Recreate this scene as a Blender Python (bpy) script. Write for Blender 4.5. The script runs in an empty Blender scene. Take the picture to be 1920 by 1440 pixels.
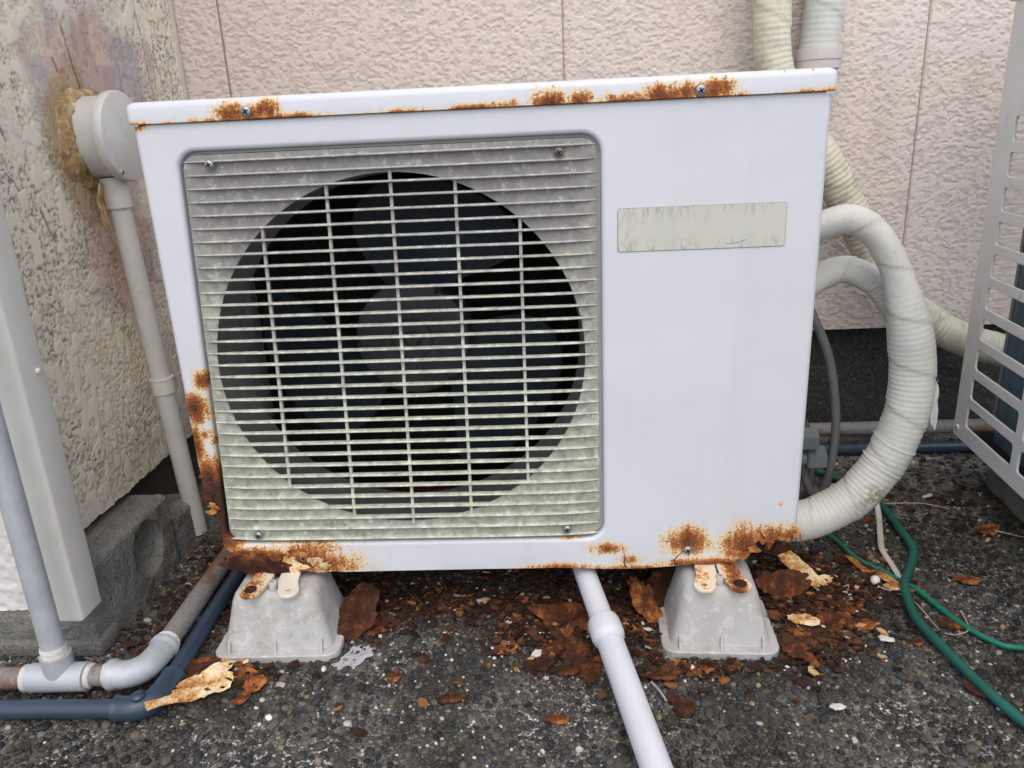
import bpy, bmesh, math, random
import numpy as np
from mathutils import Vector, Matrix, noise as mnoise

random.seed(7); rng = np.random.default_rng(11)
SC = bpy.context.scene
COL = SC.collection
PI = math.pi

# ------------------------------------------------------------------ camera, sky, sun, exposure
CAM = Vector((0.4856, -0.9247, 0.6778))
YAW, PIT, ROL = -0.0610, 0.3216, 0.0475
fw = Vector((math.sin(YAW)*math.cos(PIT), math.cos(YAW)*math.cos(PIT), -math.sin(PIT)))
r0 = fw.cross(Vector((0, 0, 1))).normalized(); d0 = fw.cross(r0)
rt = r0*math.cos(ROL) + d0*math.sin(ROL); dn = fw.cross(rt)
cd = bpy.data.cameras.new('camera'); cam = bpy.data.objects.new('camera', cd); COL.objects.link(cam)
m3 = Matrix((rt, -dn, -fw)).transposed()
cam.matrix_world = Matrix.Translation(CAM) @ m3.to_4x4()
cd.sensor_width = 36; cd.lens = 1443.8/1920*36; cd.clip_start = 0.02; cd.clip_end = 500
SC.camera = cam

SUN_EL, SUN_AZ = math.radians(56), math.radians(172)      # soft overcast light from the front, over the camera's shoulder
w = bpy.data.worlds.new('World'); SC.world = w; w.use_nodes = True
wn = w.node_tree.nodes; wl = w.node_tree.links
sky = wn.new('ShaderNodeTexSky'); sky.sky_type = 'NISHITA'; sky.sun_disc = False
sky.sun_elevation = SUN_EL; sky.sun_rotation = SUN_AZ
sky.air_density = 1.0; sky.dust_density = 3.0; sky.ozone_density = 1.0
wl.new(sky.outputs[0], wn['Background'].inputs[0]); wn['Background'].inputs[1].default_value = 0.15
sd = bpy.data.lights.new('sun', 'SUN'); sd.energy = .8; sd.angle = math.radians(120); sd.color = (1, 0.97, 0.92)
sun = bpy.data.objects.new('sun', sd); COL.objects.link(sun)
sdir = Vector((math.sin(SUN_AZ)*math.cos(SUN_EL), math.cos(SUN_AZ)*math.cos(SUN_EL), math.sin(SUN_EL)))
sun.rotation_euler = sdir.to_track_quat('Z', 'Y').to_euler(); sun.location = (0.4, -3, 5)
vs = SC.view_settings; vs.view_transform = 'Standard'; vs.look = 'None'; vs.gamma = 1; vs.use_curve_mapping = False
vs.exposure = 0.58

# ------------------------------------------------------------------ numpy value noise
_G = rng.random((256, 256))
def vn(x, y, s=0):
    x = np.asarray(x, float)+s*37.3; y = np.asarray(y, float)+s*91.7
    xi = np.floor(x).astype(int); yi = np.floor(y).astype(int)
    fx = x-xi; fy = y-yi
    fx = fx*fx*fx*(fx*(fx*6-15)+10); fy = fy*fy*fy*(fy*(fy*6-15)+10)
    a = _G[xi & 255, yi & 255]; b = _G[(xi+1) & 255, yi & 255]; c = _G[xi & 255, (yi+1) & 255]; d = _G[(xi+1) & 255, (yi+1) & 255]
    return (a*(1-fx)+b*fx)*(1-fy)+(c*(1-fx)+d*fx)*fy
def fbm(x, y, o=3, s=0):
    t = 0; a = 1; n = 0
    for i in range(o):
        t = t+a*vn(x*2**i, y*2**i, s+i*3); n += a; a *= .5
    return t/n
def sst(a, b, x):
    t = np.clip((x-a)/(b-a), 0, 1); return t*t*(3-2*t)

# ------------------------------------------------------------------ material helper
class G:
    def __init__(s, name):
        s.m = bpy.data.materials.new(name); s.m.use_nodes = True
        s.t = s.m.node_tree; s.N = s.t.nodes; s.L = s.t.links; s.b = s.N['Principled BSDF']
        s._oc = None
    def put(s, sock, v):
        if v is None: return
        if hasattr(v, 'is_linked') or isinstance(v, bpy.types.NodeSocket): s.L.new(v, sock)
        elif isinstance(v, (tuple, list)) and len(v) == 3 and sock.type == 'RGBA': sock.default_value = (*v, 1)
        else: sock.default_value = v
    @property
    def oc(s):
        if s._oc is None: s._oc = s.N.new('ShaderNodeTexCoord').outputs['Object']
        return s._oc
    def add(s, vec, off):
        n = s.N.new('ShaderNodeVectorMath'); n.operation = 'ADD'; s.put(n.inputs[0], vec); n.inputs[1].default_value = off; return n.outputs[0]
    def scl(s, vec, k):
        n = s.N.new('ShaderNodeVectorMath'); n.operation = 'MULTIPLY'; s.put(n.inputs[0], vec); n.inputs[1].default_value = k; return n.outputs[0]
    def noise(s, sc, det=3, rough=.55, vec=None, dist=0):
        n = s.N.new('ShaderNodeTexNoise'); s.put(n.inputs['Vector'], vec or s.oc)
        n.inputs['Scale'].default_value = sc; n.inputs['Detail'].default_value = det; n.inputs['Roughness'].default_value = rough
        n.inputs['Distortion'].default_value = dist; return n.outputs['Fac']
    def vor(s, sc, feat='F1', vec=None, out='Distance', rnd=1):
        n = s.N.new('ShaderNodeTexVoronoi'); n.feature = feat; s.put(n.inputs['Vector'], vec or s.oc)
        n.inputs['Scale'].default_value = sc; n.inputs['Randomness'].default_value = rnd; return n.outputs[out]
    def math(s, op, a, b=None, c=None, clamp=False):
        n = s.N.new('ShaderNodeMath'); n.operation = op; n.use_clamp = clamp
        s.put(n.inputs[0], a)
        if b is not None: s.put(n.inputs[1], b)
        if c is not None: s.put(n.inputs[2], c)
        return n.outputs[0]
    def rng(s, v, a, b, c=0., d=1.):
        n = s.N.new('ShaderNodeMapRange'); s.put(n.inputs[0], v)
        for i, k in enumerate((a, b, c, d)): n.inputs[i+1].default_value = k
        return n.outputs[0]
    def ramp(s, f, st, interp='LINEAR'):
        n = s.N.new('ShaderNodeValToRGB'); e = n.color_ramp.elements; n.color_ramp.interpolation = interp
        while len(e) < len(st): e.new(.5)
        for i, (p, c) in enumerate(st):
            e[i].position = p; e[i].color = (*c, 1) if len(c) == 3 else c
        s.put(n.inputs[0], f); return n.outputs[0]
    def mix(s, f, a, b, bt='MIX'):
        n = s.N.new('ShaderNodeMix'); n.data_type = 'RGBA'; n.blend_type = bt
        s.put(n.inputs[0], f); s.put(n.inputs[6], a); s.put(n.inputs[7], b); return n.outputs[2]
    def xyz(s, vec):
        n = s.N.new('ShaderNodeSeparateXYZ'); s.put(n.inputs[0], vec); return n.outputs
    def length(s, vec):
        n = s.N.new('ShaderNodeVectorMath'); n.operation = 'LENGTH'; s.put(n.inputs[0], vec); return n.outputs['Value']
    def attr(s, name, out='Color'):
        n = s.N.new('ShaderNodeAttribute'); n.attribute_name = name; return n.outputs[out]
    def orand(s): return s.N.new('ShaderNodeObjectInfo').outputs['Random']
    def bump(s, h, st=.5, d=.002, nrm=None):
        n = s.N.new('ShaderNodeBump'); s.put(n.inputs['Height'], h); n.inputs['Strength'].default_value = st
        n.inputs['Distance'].default_value = d
        if nrm: s.put(n.inputs['Normal'], nrm)
        return n.outputs[0]
    def done(s, base, rough=.6, nrm=None, metal=0., spec=None):
        s.put(s.b.inputs['Base Color'], base); s.put(s.b.inputs['Roughness'], rough); s.put(s.b.inputs['Metallic'], metal)
        if nrm: s.put(s.b.inputs['Normal'], nrm)
        if spec is not None: s.b.inputs['Specular IOR Level'].default_value = spec
        return s.m

# ------------------------------------------------------------------ object helpers
BASE = {}
def tag(o, label=None, cat=None, group=None, kind=None):
    if label: o['label'] = label
    if cat: o['category'] = cat
    if group: o['group'] = group
    if kind: o['kind'] = kind
    return o
def thing(name, loc, label, cat, group=None):
    o = bpy.data.objects.new(name, None); COL.objects.link(o); o.location = loc; o.empty_display_size = .05
    BASE[o.name] = Vector(loc); return tag(o, label, cat, group)
def link(name, me, parent=None, base=None):
    """me holds world coordinates; moves the origin to the parent's base (or to base)"""
    o = bpy.data.objects.new(name, me); COL.objects.link(o)
    if parent is not None:
        b = BASE[parent.name]; me.transform(Matrix.Translation(-b)); o.parent = parent; BASE[o.name] = b
    else:
        b = Vector(base) if base is not None else Vector((0, 0, 0))
        me.transform(Matrix.Translation(-b)); o.location = b; BASE[o.name] = b
    return o
def shade(me, on=True):
    me.polygons.foreach_set('use_smooth', [on]*len(me.polygons))
def mk(name, V, F, mat, parent=None, base=None, smooth=True, col=None, sharp=None):
    me = bpy.data.meshes.new(name); me.from_pydata([tuple(v) for v in V], [], F); me.update()
    for m_ in (mat if isinstance(mat, list) else [mat]): me.materials.append(m_)
    if col is not None:
        a = me.color_attributes.new('col', 'FLOAT_COLOR', 'POINT')
        c4 = np.ones((len(V), 4)); c4[:, :3] = col; a.data.foreach_set('color', c4.ravel())
    shade(me, smooth)
    if sharp: me.set_sharp_from_angle(angle=math.radians(sharp))
    return link(name, me, parent, base)
def mkb(name, bm, mat, parent=None, base=None, smooth=True, sharp=35):
    bmesh.ops.recalc_face_normals(bm, faces=bm.faces)
    me = bpy.data.meshes.new(name); bm.to_mesh(me); bm.free()
    for m_ in (mat if isinstance(mat, list) else [mat]): me.materials.append(m_)
    shade(me, smooth)
    if sharp and smooth: me.set_sharp_from_angle(angle=math.radians(sharp))
    return link(name, me, parent, base)
def bevel(o, wd, seg=2, ang=40):
    m_ = o.modifiers.new('Bevel', 'BEVEL'); m_.width = wd; m_.segments = seg; m_.limit_method = 'ANGLE'; m_.angle_limit = math.radians(ang)
    return o
def box(bm, x0, x1, y0, y1, z0, z1, mat=None):
    v = [bm.verts.new(p) for p in ((x0,y0,z0),(x1,y0,z0),(x1,y1,z0),(x0,y1,z0),(x0,y0,z1),(x1,y0,z1),(x1,y1,z1),(x0,y1,z1))]
    for f in ((0,3,2,1),(4,5,6,7),(0,1,5,4),(1,2,6,5),(2,3,7,6),(3,0,4,7)): bm.faces.new([v[i] for i in f])
    return v
def mbox(name, dims, mat, parent=None, base=None, bev=0., seg=2):
    bm = bmesh.new(); box(bm, *dims); o = mkb(name, bm, mat, parent, base, smooth=bev > 0, sharp=None)
    if bev: bevel(o, bev, seg)
    return o
def catmull(pts, step=.004):
    P = [np.array(p, float) for p in pts]; P = [2*P[0]-P[1]]+P+[2*P[-1]-P[-2]]; out = []
    for i in range(1, len(P)-2):
        a, b, c, d = P[i-1:i+3]; n = max(2, int(np.linalg.norm(c-b)/step))
        for k in range(n):
            t = k/n
            out.append(.5*((2*b)+(-a+c)*t+(2*a-5*b+4*c-d)*t*t+(-a+3*b-3*c+d)*t**3))
    out.append(P[-2]); return np.array(out)
def sweep(P, R, seg=16, caps=True, sq=(1, 1)):
    """tube along points P (n,3) with radii R (n) or (n,seg)"""
    P = np.asarray(P, float); n = len(P); R = np.asarray(R, float)
    if R.ndim == 0: R = np.full((n, 1), float(R))
    if R.ndim == 1: R = R[:, None]
    T = np.gradient(P, axis=0); T /= np.linalg.norm(T, axis=1)[:, None]+1e-12
    u = np.cross(T[0], [0, 0, 1.]);
    if np.linalg.norm(u) < 1e-3: u = np.cross(T[0], [0, 1., 0])
    u /= np.linalg.norm(u); th = np.linspace(0, 2*PI, seg, endpoint=False); V = np.zeros((n, seg, 3))
    for i in range(n):
        u = u-T[i]*np.dot(u, T[i]); u /= np.linalg.norm(u); v = np.cross(T[i], u)
        V[i] = P[i]+(np.cos(th)*sq[0])[:, None]*u*R[i][:, None]+(np.sin(th)*sq[1])[:, None]*v*R[i][:, None]
    V = V.reshape(-1, 3).tolist(); F = []
    for i in range(n-1):
        for k in range(seg):
            k2 = (k+1) % seg; F.append((i*seg+k, i*seg+k2, (i+1)*seg+k2, (i+1)*seg+k))
    if caps: F.append(tuple(range(seg))[::-1]); F.append(tuple((n-1)*seg+k for k in range(seg)))
    return V, F
def tube(name, pts, r, mat, parent=None, base=None, seg=16, step=.004, curve=True, sq=(1, 1)):
    P = catmull(pts, step) if curve else np.array(pts, float)
    V, F = sweep(P, r(np.linspace(0, 1, len(P))) if callable(r) else r, seg, sq=sq)
    return mk(name, V, F, mat, parent, base, sharp=50)
def lathe(prof, seg=32, cap=True):
    """profile [(r, h)] about local z -> verts, faces"""
    V = []; F = []; n = len(prof)
    for r, h in prof:
        for k in range(seg): V.append((r*math.cos(2*PI*k/seg), r*math.sin(2*PI*k/seg), h))
    for i in range(n-1):
        for k in range(seg):
            k2 = (k+1) % seg; F.append((i*seg+k, i*seg+k2, (i+1)*seg+k2, (i+1)*seg+k))
    if cap: F.append(tuple(range(seg))[::-1]); F.append(tuple((n-1)*seg+k for k in range(seg)))
    return V, F
def xform(V, M): return [tuple(M @ Vector(v)) for v in V]
def rrect(x0, x1, y0, y1, r, seg=6):
    pts = []
    for cx, cy, a in ((x1-r, y1-r, 0), (x0+r, y1-r, PI/2), (x0+r, y0+r, PI), (x1-r, y0+r, 1.5*PI)):
        for k in range(seg+1): t = a+PI/2*k/seg; pts.append((cx+r*math.cos(t), cy+r*math.sin(t)))
    return pts
def plate(bm, outer, holes, to3, thick=None, nrm=None):
    """fill outer minus holes (2D), mapped by to3; optional thickness along nrm"""
    es = []
    for loop in [outer]+holes:
        v = [bm.verts.new(to3(*p)) for p in loop]
        es += [bm.edges.new((v[i], v[(i+1) % len(v)])) for i in range(len(v))]
    r = bmesh.ops.triangle_fill(bm, use_beauty=True, use_dissolve=False, edges=es)
    fs = [g for g in r['geom'] if isinstance(g, bmesh.types.BMFace)]
    if thick:
        e = bmesh.ops.extrude_face_region(bm, geom=fs)
        vv = [g for g in e['geom'] if isinstance(g, bmesh.types.BMVert)]
        bmesh.ops.translate(bm, verts=vv, vec=Vector(nrm)*thick)
    return fs
def loft(levels, seg=5):
    """levels: (z, x0,x1,y0,y1,r) -> closed solid"""
    V = []; F = []; n = 4*(seg+1)
    for z, x0, x1, y0, y1, r in levels:
        V += [(x, y, z) for x, y in rrect(x0, x1, y0, y1, r, seg)]
    for i in range(len(levels)-1):
        for k in range(n):
            k2 = (k+1) % n; F.append((i*n+k, i*n+k2, (i+1)*n+k2, (i+1)*n+k))
    F.append(tuple(range(n))[::-1]); F.append(tuple((len(levels)-1)*n+k for k in range(n)))
    return V, F

# ------------------------------------------------------------------ materials
RUST_RAMP = [(0., (.035, .014, .008)), (.3, (.085, .03, .013)), (.5, (.23, .075, .022)), (.68, (.4, .16, .045)), (.85, (.52, .29, .11)), (1., (.6, .42, .22))]
def mat_rust(name, bias=0., sc=60):
    g = G(name); n1 = g.noise(sc, 5, .62); n2 = g.noise(sc*4.5, 4, .6); r = g.orand()
    f = g.math('MULTIPLY_ADD', n1, 1.5, -.32+bias); f = g.math('ADD', f, g.math('MULTIPLY_ADD', r, .34, -.17)); f = g.math('ADD', f, g.math('MULTIPLY_ADD', n2, .5, -.25))
    return g.done(g.ramp(f, RUST_RAMP), .85, g.bump(g.math('ADD', n1, n2), .7, .0015), spec=.2)
M_rust = mat_rust('rust', -.12); M_rust_dark = mat_rust('rust_dark', -.3); M_rust_pale = mat_rust('rust_orange', .12)
def mat_flake_pale():
    g = G('peeled_paint'); n = g.noise(45, 5, .65); n2 = g.noise(260, 4, .6)
    f = g.math('ADD', g.math('MULTIPLY', n, 1.1), g.math('MULTIPLY_ADD', n2, .6, -.35))
    c = g.ramp(f, [(.2, (.1, .035, .012)), (.38, (.4, .16, .04)), (.5, (.62, .4, .16)), (.62, (.72, .6, .38)), (.8, (.76, .7, .56))])
    return g.done(c, .75, g.bump(n2, .5, .001))
M_flake_pale = mat_flake_pale()
M_salmon = mat_rust('salmon_rust', .24, 70)

def rust_paint(name, base, spots, edge=None, paint=(.64, .65, .68), off=(0, 0, 0)):
    """weathered white enamel with rust stains at world (x,z) spots"""
    g = G(name); p = g.add(g.oc, off)
    nb = g.noise(34, 5, .6, p); nf = g.noise(340, 5, .65, p); ns = g.noise(900, 2, .5, p)
    fld = None
    for x, z, rx, rz, st in spots:
        v = g.scl(g.add(p, (-x, 0, -z)), (1/rx, 0, 1/rz))
        d = g.math('MULTIPLY', g.math('SUBTRACT', 1., g.length(v)), st)
        fld = d if fld is None else g.math('MAXIMUM', fld, d)
    fld = g.math('MAXIMUM', fld, -.6)
    sk = g.noise(150, 3, .6, g.scl(p, (1, 1, .12)))
    nz = g.math('ADD', g.math('MULTIPLY_ADD', nb, .8, -.4), g.math('MULTIPLY_ADD', nf, 1.05, -.525)); nz = g.math('ADD', nz, g.math('MULTIPLY_ADD', sk, .55, -.275))
    f = g.math('ADD', fld, nz)
    if edge:                                   # stain creeping up from a bottom edge z0, height h
        z0, h, st = edge; px = g.xyz(p)
        e = g.math('MULTIPLY', g.rng(px[2], z0, z0+h, 1, 0), st)
        nx = g.noise(9, 3, .5, g.scl(p, (1, 0, 0))); e = g.math('MULTIPLY', e, g.rng(nx, .35, .6))
        e = g.math('SUBTRACT', e, .12); f = g.math('MAXIMUM', f, g.math('ADD', e, g.math('MULTIPLY', nz, .8)))
    dirt = g.noise(11, 4, .6, p)
    wht = g.mix(g.rng(dirt, .35, .75, 0., .35), paint, tuple(c*.9 for c in paint))
    wht = g.mix(g.rng(ns, .76, .8, 0., .5), wht, (.3, .28, .25))
    rs = g.noise(26, 4, .6, g.scl(p, (1, 1, .05))); wht = g.mix(g.rng(rs, .52, .75, 0., .22), wht, tuple(c*d for c, d in zip(paint, (.84, .82, .76))))
    sf = g.noise(60, 6, .75, g.scl(p, (1.4, 1, .5)), 1.5); wht = g.mix(g.rng(sf, .66, .72, 0., .25), wht, tuple(c*.8 for c in paint))
    c = g.ramp(f, [(.0, (1, 1, 1)), (.1, (.97, .92, .78)), (.24, (.9, .64, .34)), (.37, (.6, .24, .065)), (.54, (.36, .105, .026)), (.74, (.18, .05, .016)), (.93, (.055, .018, .009))])
    m = g.rng(f, .01, .1); base_c = g.mix(m, wht, g.mix(g.rng(f, .1, .32, 1., 0.), c, g.mix(1., wht, c, 'MULTIPLY')))
    rough = g.rng(f, .1, .4, .42, .85)
    nr = g.bump(g.math('MULTIPLY', g.rng(f, .25, .7), g.math('ADD', nf, nb)), .9, .0025, g.bump(g.noise(5, 2, .5, p), .35, .012))
    return g.done(base_c, rough, nr)
def mat_plain(name, colr, rough=.6, var=.12, sc=25, bs=0., bsc=200, metal=0., spots=None, spec=None):
    g = G(name); n = g.noise(sc, 5, .6)
    c = g.mix(g.rng(n, .3, .7), tuple(k*(1-var) for k in colr), tuple(min(1, k*(1+var)) for k in colr))
    if spots:
        s = g.noise(spots[0], 3, .6); c = g.mix(g.rng(s, spots[1], spots[1]+.06, 0., spots[3] if len(spots) > 3 else .8), c, spots[2])
    nr = g.bump(g.noise(bsc, 4, .6), bs, .001) if bs else None
    return g.done(c, rough, nr, metal, spec)

# ------------------------------------------------------------------ GROUND
def mat_ground():
    g = G('exposed_aggregate_bed'); n = g.noise(7, 4, .6); f = g.noise(260, 5, .7); k = g.noise(90, 4, .6)
    bed = g.mix(g.rng(f, .3, .7), (.04, .036, .03), (.13, .122, .105))
    bed = g.mix(g.math('MULTIPLY', g.math('MULTIPLY', g.rng(f, .50, .56), g.rng(k, .45, .55)), g.rng(g.noise(11, 4, .6), .40, .55, .15, 1.)), bed, (.70, .68, .63))
    bed = g.mix(g.rng(n, .42, .56, 0., .55), bed, (.17, .16, .135)); bed = g.mix(g.rng(g.noise(4, 4, .6), .48, .62, 0., .75), bed, (.04, .034, .024))
    return g.done(bed, .9, g.bump(g.math('ADD', f, k), .9, .003), spec=.2)
gv = [(-30, -30, 0), (30, -30, 0), (30, 30, 0), (-30, 30, 0)]
ground = mk('ground', gv, [(0, 1, 2, 3)], mat_ground(), smooth=False)
tag(ground, kind='structure')

def mat_pebble(obj=False):
    g = G('pebble_own' if obj else 'pebble_set'); n = g.noise(160, 4, .6); fine = g.noise(700, 3, .6)
    if obj:
        base = g.ramp(g.orand(), [(0, (.02, .021, .023)), (.25, (.045, .046, .046)), (.5, (.075, .07, .06)), (.7, (.03, .033, .037)), (.85, (.12, .105, .08)), (1, (.09, .092, .088))])
    else: base = g.attr('col')
    c = g.mix(g.rng(n, .3, .7, 0., .6), base, g.mix(1., base, (.55, .53, .5), 'MULTIPLY'))
    c = g.mix(g.math('MULTIPLY', g.rng(fine, .6, .68, 0., .5), g.rng(n, .45, .6)), c, (.33, .32, .29))
    return g.done(c, .62, g.bump(n, .25, .001), spec=.35)
def ico_half(sub):
    bm = bmesh.new(); bmesh.ops.create_icosphere(bm, subdivisions=sub, radius=1)
    bmesh.ops.delete(bm, geom=[f for f in bm.faces if f.calc_center_median().z < -.35], context='FACES')
    bm.verts.ensure_lookup_table()
    V = np.array([v.co[:] for v in bm.verts]); F = np.array([[v.index for v in f.verts] for f in bm.faces]); bm.free(); return V, F
def scatter():
    X0, X1, Y0, Y1 = -.33, 1.42, -.37, .64; cell = .0095; grid = {}; out = []
    rad = np.concatenate([rng.uniform(.0068, .0088, 200), rng.uniform(.0048, .0066, 2000), rng.uniform(.0035, .0047, 9000), rng.uniform(.0026, .0035, 26000), rng.uniform(.0017, .0026, 34000)])
    XY = np.stack([rng.uniform(X0, X1, len(rad)), rng.uniform(Y0, Y1, len(rad))], 1)
    dens = fbm(XY[:, 0]*9, XY[:, 1]*9, 3, 4); pk = rng.random(len(rad))
    for (x, y), r, dn_, q in zip(XY.tolist(), rad.tolist(), dens.tolist(), pk.tolist()):
        if y > .3 and r < .0036: continue
        if -.0 < x < .8 and y > .15 and r < .0045: continue
        if x < -.16 and y > -.05: continue
        if q > .72+.75*dn_ and r < .0062: continue
        ci, cj = int(x/cell), int(y/cell); ok = True
        for i in (-2, -1, 0, 1, 2):
            for j in (-2, -1, 0, 1, 2):
                for (a, b, s) in grid.get((ci+i, cj+j), ()):
                    if (a-x)**2+(b-y)**2 < (.80*(s+r))**2: ok = False; break
                if not ok: break
            if not ok: break
        if ok: grid.setdefault((ci, cj), []).append((x, y, r)); out.append((x, y, r))
    return np.array(out)
PEB = scatter()
hV, hF = ico_half(2)
def peb_shape(k):
    r = np.random.default_rng(k); V = hV.copy()
    V *= (1+.16*(np.sin(V@r.normal(0, 1.6, 3)*1.5+r.random()*6))[:, None]); return V
PV = [peb_shape(k) for k in range(10)]
M_peb = mat_pebble(); M_pebo = mat_pebble(True)
# the pebbles that show largest: near the camera
d_cam = np.linalg.norm(PEB[:, :2]-np.array([CAM.x, CAM.y]), axis=1)
vis = (PEB[:, 1] < .02) & (PEB[:, 1] > -.3) & (PEB[:, 0] > .0) & (PEB[:, 0] < 1.02)
order = np.argsort(-(PEB[:, 2]/np.sqrt(d_cam**2+.46))*vis)
own = order[:300]; rest = order[300:]
pal = np.array([(.024, .024, .024), (.045, .045, .043), (.070, .066, .057), (.105, .092, .072), (.036, .042, .05), (.07, .062, .048), (.16, .14, .105), (.13, .13, .12), (.28, .22, .13), (.6, .58, .53)])
pw = np.array([.2, .19, .14, .14, .12, .12, .07, .03, .018, .012]); pw = pw/pw.sum()
qV, qF = ico_half(1)
def build_pebbles(idx, hV, hF, PV):
    nv = len(hV); n = len(idx); V = np.zeros((n, nv, 3)); C = np.zeros((n, nv, 3))
    which = rng.integers(0, 10, n); ang = rng.uniform(0, 2*PI, n); asp = rng.uniform(.62, 1, n); hh = rng.uniform(.38, .7, n)
    cl = pal[rng.choice(len(pal), n, p=pw)]*rng.uniform(.7, 1.3, (n, 1))
    wt = (PEB[idx, 2] < .0028) & (rng.random(n) < .13); dz = fbm(PEB[idx, 0]*7+3, PEB[idx, 1]*7, 3, 31); dm = sst(.42, .6, dz)[:, None]; cl = cl*(1.08-.48*dm)*(1-dm*.5+dm*.5*np.array([1.05, 1.0, .82])); wt &= dz < .56; cl[wt] = np.array([.62, .6, .55])*rng.uniform(.7, 1.15, (wt.sum(), 1))
    tx = rng.normal(0, .16, (n, 2))
    for i in range(n):
        x, y, r = PEB[idx[i]]; S = PV[which[i]]*np.array([1.12*r, asp[i]*r*1.05, hh[i]*r])
        c, s = math.cos(ang[i]), math.sin(ang[i]); X = S[:, 0]*c-S[:, 1]*s; Y = S[:, 0]*s+S[:, 1]*c
        Z = S[:, 2]+X*tx[i, 0]+Y*tx[i, 1]
        V[i, :, 0] = X+x; V[i, :, 1] = Y+y; V[i, :, 2] = Z+.0008; C[i] = cl[i]
    F = (hF[None]+(np.arange(n)*nv)[:, None, None]).reshape(-1, 3)
    me = bpy.data.meshes.new('pebbles'); me.from_pydata(V.reshape(-1, 3).tolist(), [], F.tolist()); me.materials.append(M_peb)
    a = me.color_attributes.new('col', 'FLOAT_COLOR', 'POINT'); c4 = np.ones((n*nv, 4)); c4[:, :3] = C.reshape(-1, 3); a.data.foreach_set('color', c4.ravel())
    shade(me); o = bpy.data.objects.new('pebbles', me); COL.objects.link(o); o.parent = ground; tag(o, kind='stuff')
small = PEB[rest, 2] < .0029
build_pebbles(rest[~small], hV, hF, PV)
PQ = [qV*(1+.2*np.random.default_rng(k).uniform(-1, 1, (len(qV), 1))) for k in range(10)]
build_pebbles(rest[small], qV, qF, PQ)
PM = []
for k in range(10):
    me = bpy.data.meshes.new('pebble'); me.from_pydata(PV[k].tolist(), [], hF.tolist()); me.materials.append(M_pebo); shade(me); PM.append(me)
for i in own:
    x, y, r = PEB[i]; o = bpy.data.objects.new('pebble', PM[random.randrange(10)]); COL.objects.link(o); o.parent = ground
    o.location = (x, y, .0008); o.scale = (1.12*r, r*random.uniform(.65, 1), r*random.uniform(.4, .7)); o.rotation_euler = (random.gauss(0, .12), random.gauss(0, .12), random.uniform(0, 6.28))

# ------------------------------------------------------------------ BACK WALL (textured siding panels over a dark footing)
def mat_vcol(name, rough=.8, bs=.25, sc=500, spec=.3):
    g = G(name); n = g.noise(sc, 4, .6); c = g.attr('col')
    c = g.mix(g.rng(n, .3, .7, 0., .25), c, g.mix(1., c, (.78, .76, .72), 'MULTIPLY'))
    return g.done(c, rough, g.bump(n, bs, .0008), spec=spec)
M_stucco = mat_vcol('siding_stucco'); M_lstucco = mat_vcol('rough_stucco', .85)
def gridmesh(name, us, vs_, fn, mat, parent=None, base=None, flip=False):
    U, V_ = np.meshgrid(us, vs_, indexing='ij'); P, C = fn(U, V_)
    nu, nv = len(us), len(vs_); idx = np.arange(nu*nv).reshape(nu, nv)
    F = np.stack([idx[:-1, :-1], idx[1:, :-1], idx[1:, 1:], idx[:-1, 1:]], -1).reshape(-1, 4)
    if flip: F = F[:, ::-1]
    me = bpy.data.meshes.new(name); me.vertices.add(nu*nv); me.vertices.foreach_set('co', P.reshape(-1, 3).ravel())
    nf = len(F); me.loops.add(nf*4); me.loops.foreach_set('vertex_index', F.ravel().astype(np.int32)); me.polygons.add(nf)
    me.polygons.foreach_set('loop_start', (np.arange(nf)*4).astype(np.int32)); me.update(); me.validate()
    a = me.color_attributes.new('col', 'FLOAT_COLOR', 'POINT'); c4 = np.ones((nu*nv, 4)); c4[:, :3] = C.reshape(-1, 3); a.data.foreach_set('color', c4.ravel())
    me.materials.append(mat); shade(me); return link(name, me, parent, base)
YW = .65
back_wall = thing('back_wall', (.5, YW+.02, 0), 'pinkish beige stucco siding wall with vertical joints behind the air conditioner', 'wall')
def siding(x0, x1):
    def fn(X, Z):
        wx = X+.003*(fbm(X/.02, Z/.02, 2, 5)-.5)*2; wz = Z+.003*(fbm(X/.02, Z/.02, 2, 8)-.5)*2
        n = fbm(wx/.0085, wz/.0056, 2, 1); n2 = fbm(wx/.0052, wz/.0036, 2, 2); big = fbm(X/.05, Z/.05, 2, 9)
        p = sst(.44, .50, n+.14*(big-.5)); q = sst(.44, .51, n2+.1*(big-.5))
        h = .0016*np.minimum(1, p*.7+q*.45)+.0003*fbm(X/.0025, Z/.0025, 2, 3)
        ed = np.minimum(X-x0, x1-X); h = h-.004*(1-sst(0, .0022, ed))
        h = h*(Z < .965)
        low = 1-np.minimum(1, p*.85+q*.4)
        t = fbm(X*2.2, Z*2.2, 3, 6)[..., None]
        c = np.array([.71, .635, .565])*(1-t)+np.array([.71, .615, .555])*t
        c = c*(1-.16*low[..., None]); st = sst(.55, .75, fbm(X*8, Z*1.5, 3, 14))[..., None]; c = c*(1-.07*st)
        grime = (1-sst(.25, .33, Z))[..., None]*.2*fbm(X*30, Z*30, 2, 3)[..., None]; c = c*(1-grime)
        return np.stack([X, YW-h, Z], -1), c
    st = .0016; zs = np.concatenate([np.arange(.252, .966, st) if x1 > .52 else np.concatenate([np.arange(.252, .68, .006), np.arange(.684, .966, st)]), np.linspace(.975, 2.5, 30)])
    xs = np.arange(x0, x1+st*.5, st)
    if x1 > 1.3: xs = np.concatenate([xs[xs < 1.37], np.arange(1.374, x1, .008)])
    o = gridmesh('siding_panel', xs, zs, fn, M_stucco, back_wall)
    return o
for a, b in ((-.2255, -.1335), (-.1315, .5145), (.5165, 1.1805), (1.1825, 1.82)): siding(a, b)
M_joint = mat_plain('joint_sealant', (.36, .29, .23), .8)
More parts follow.
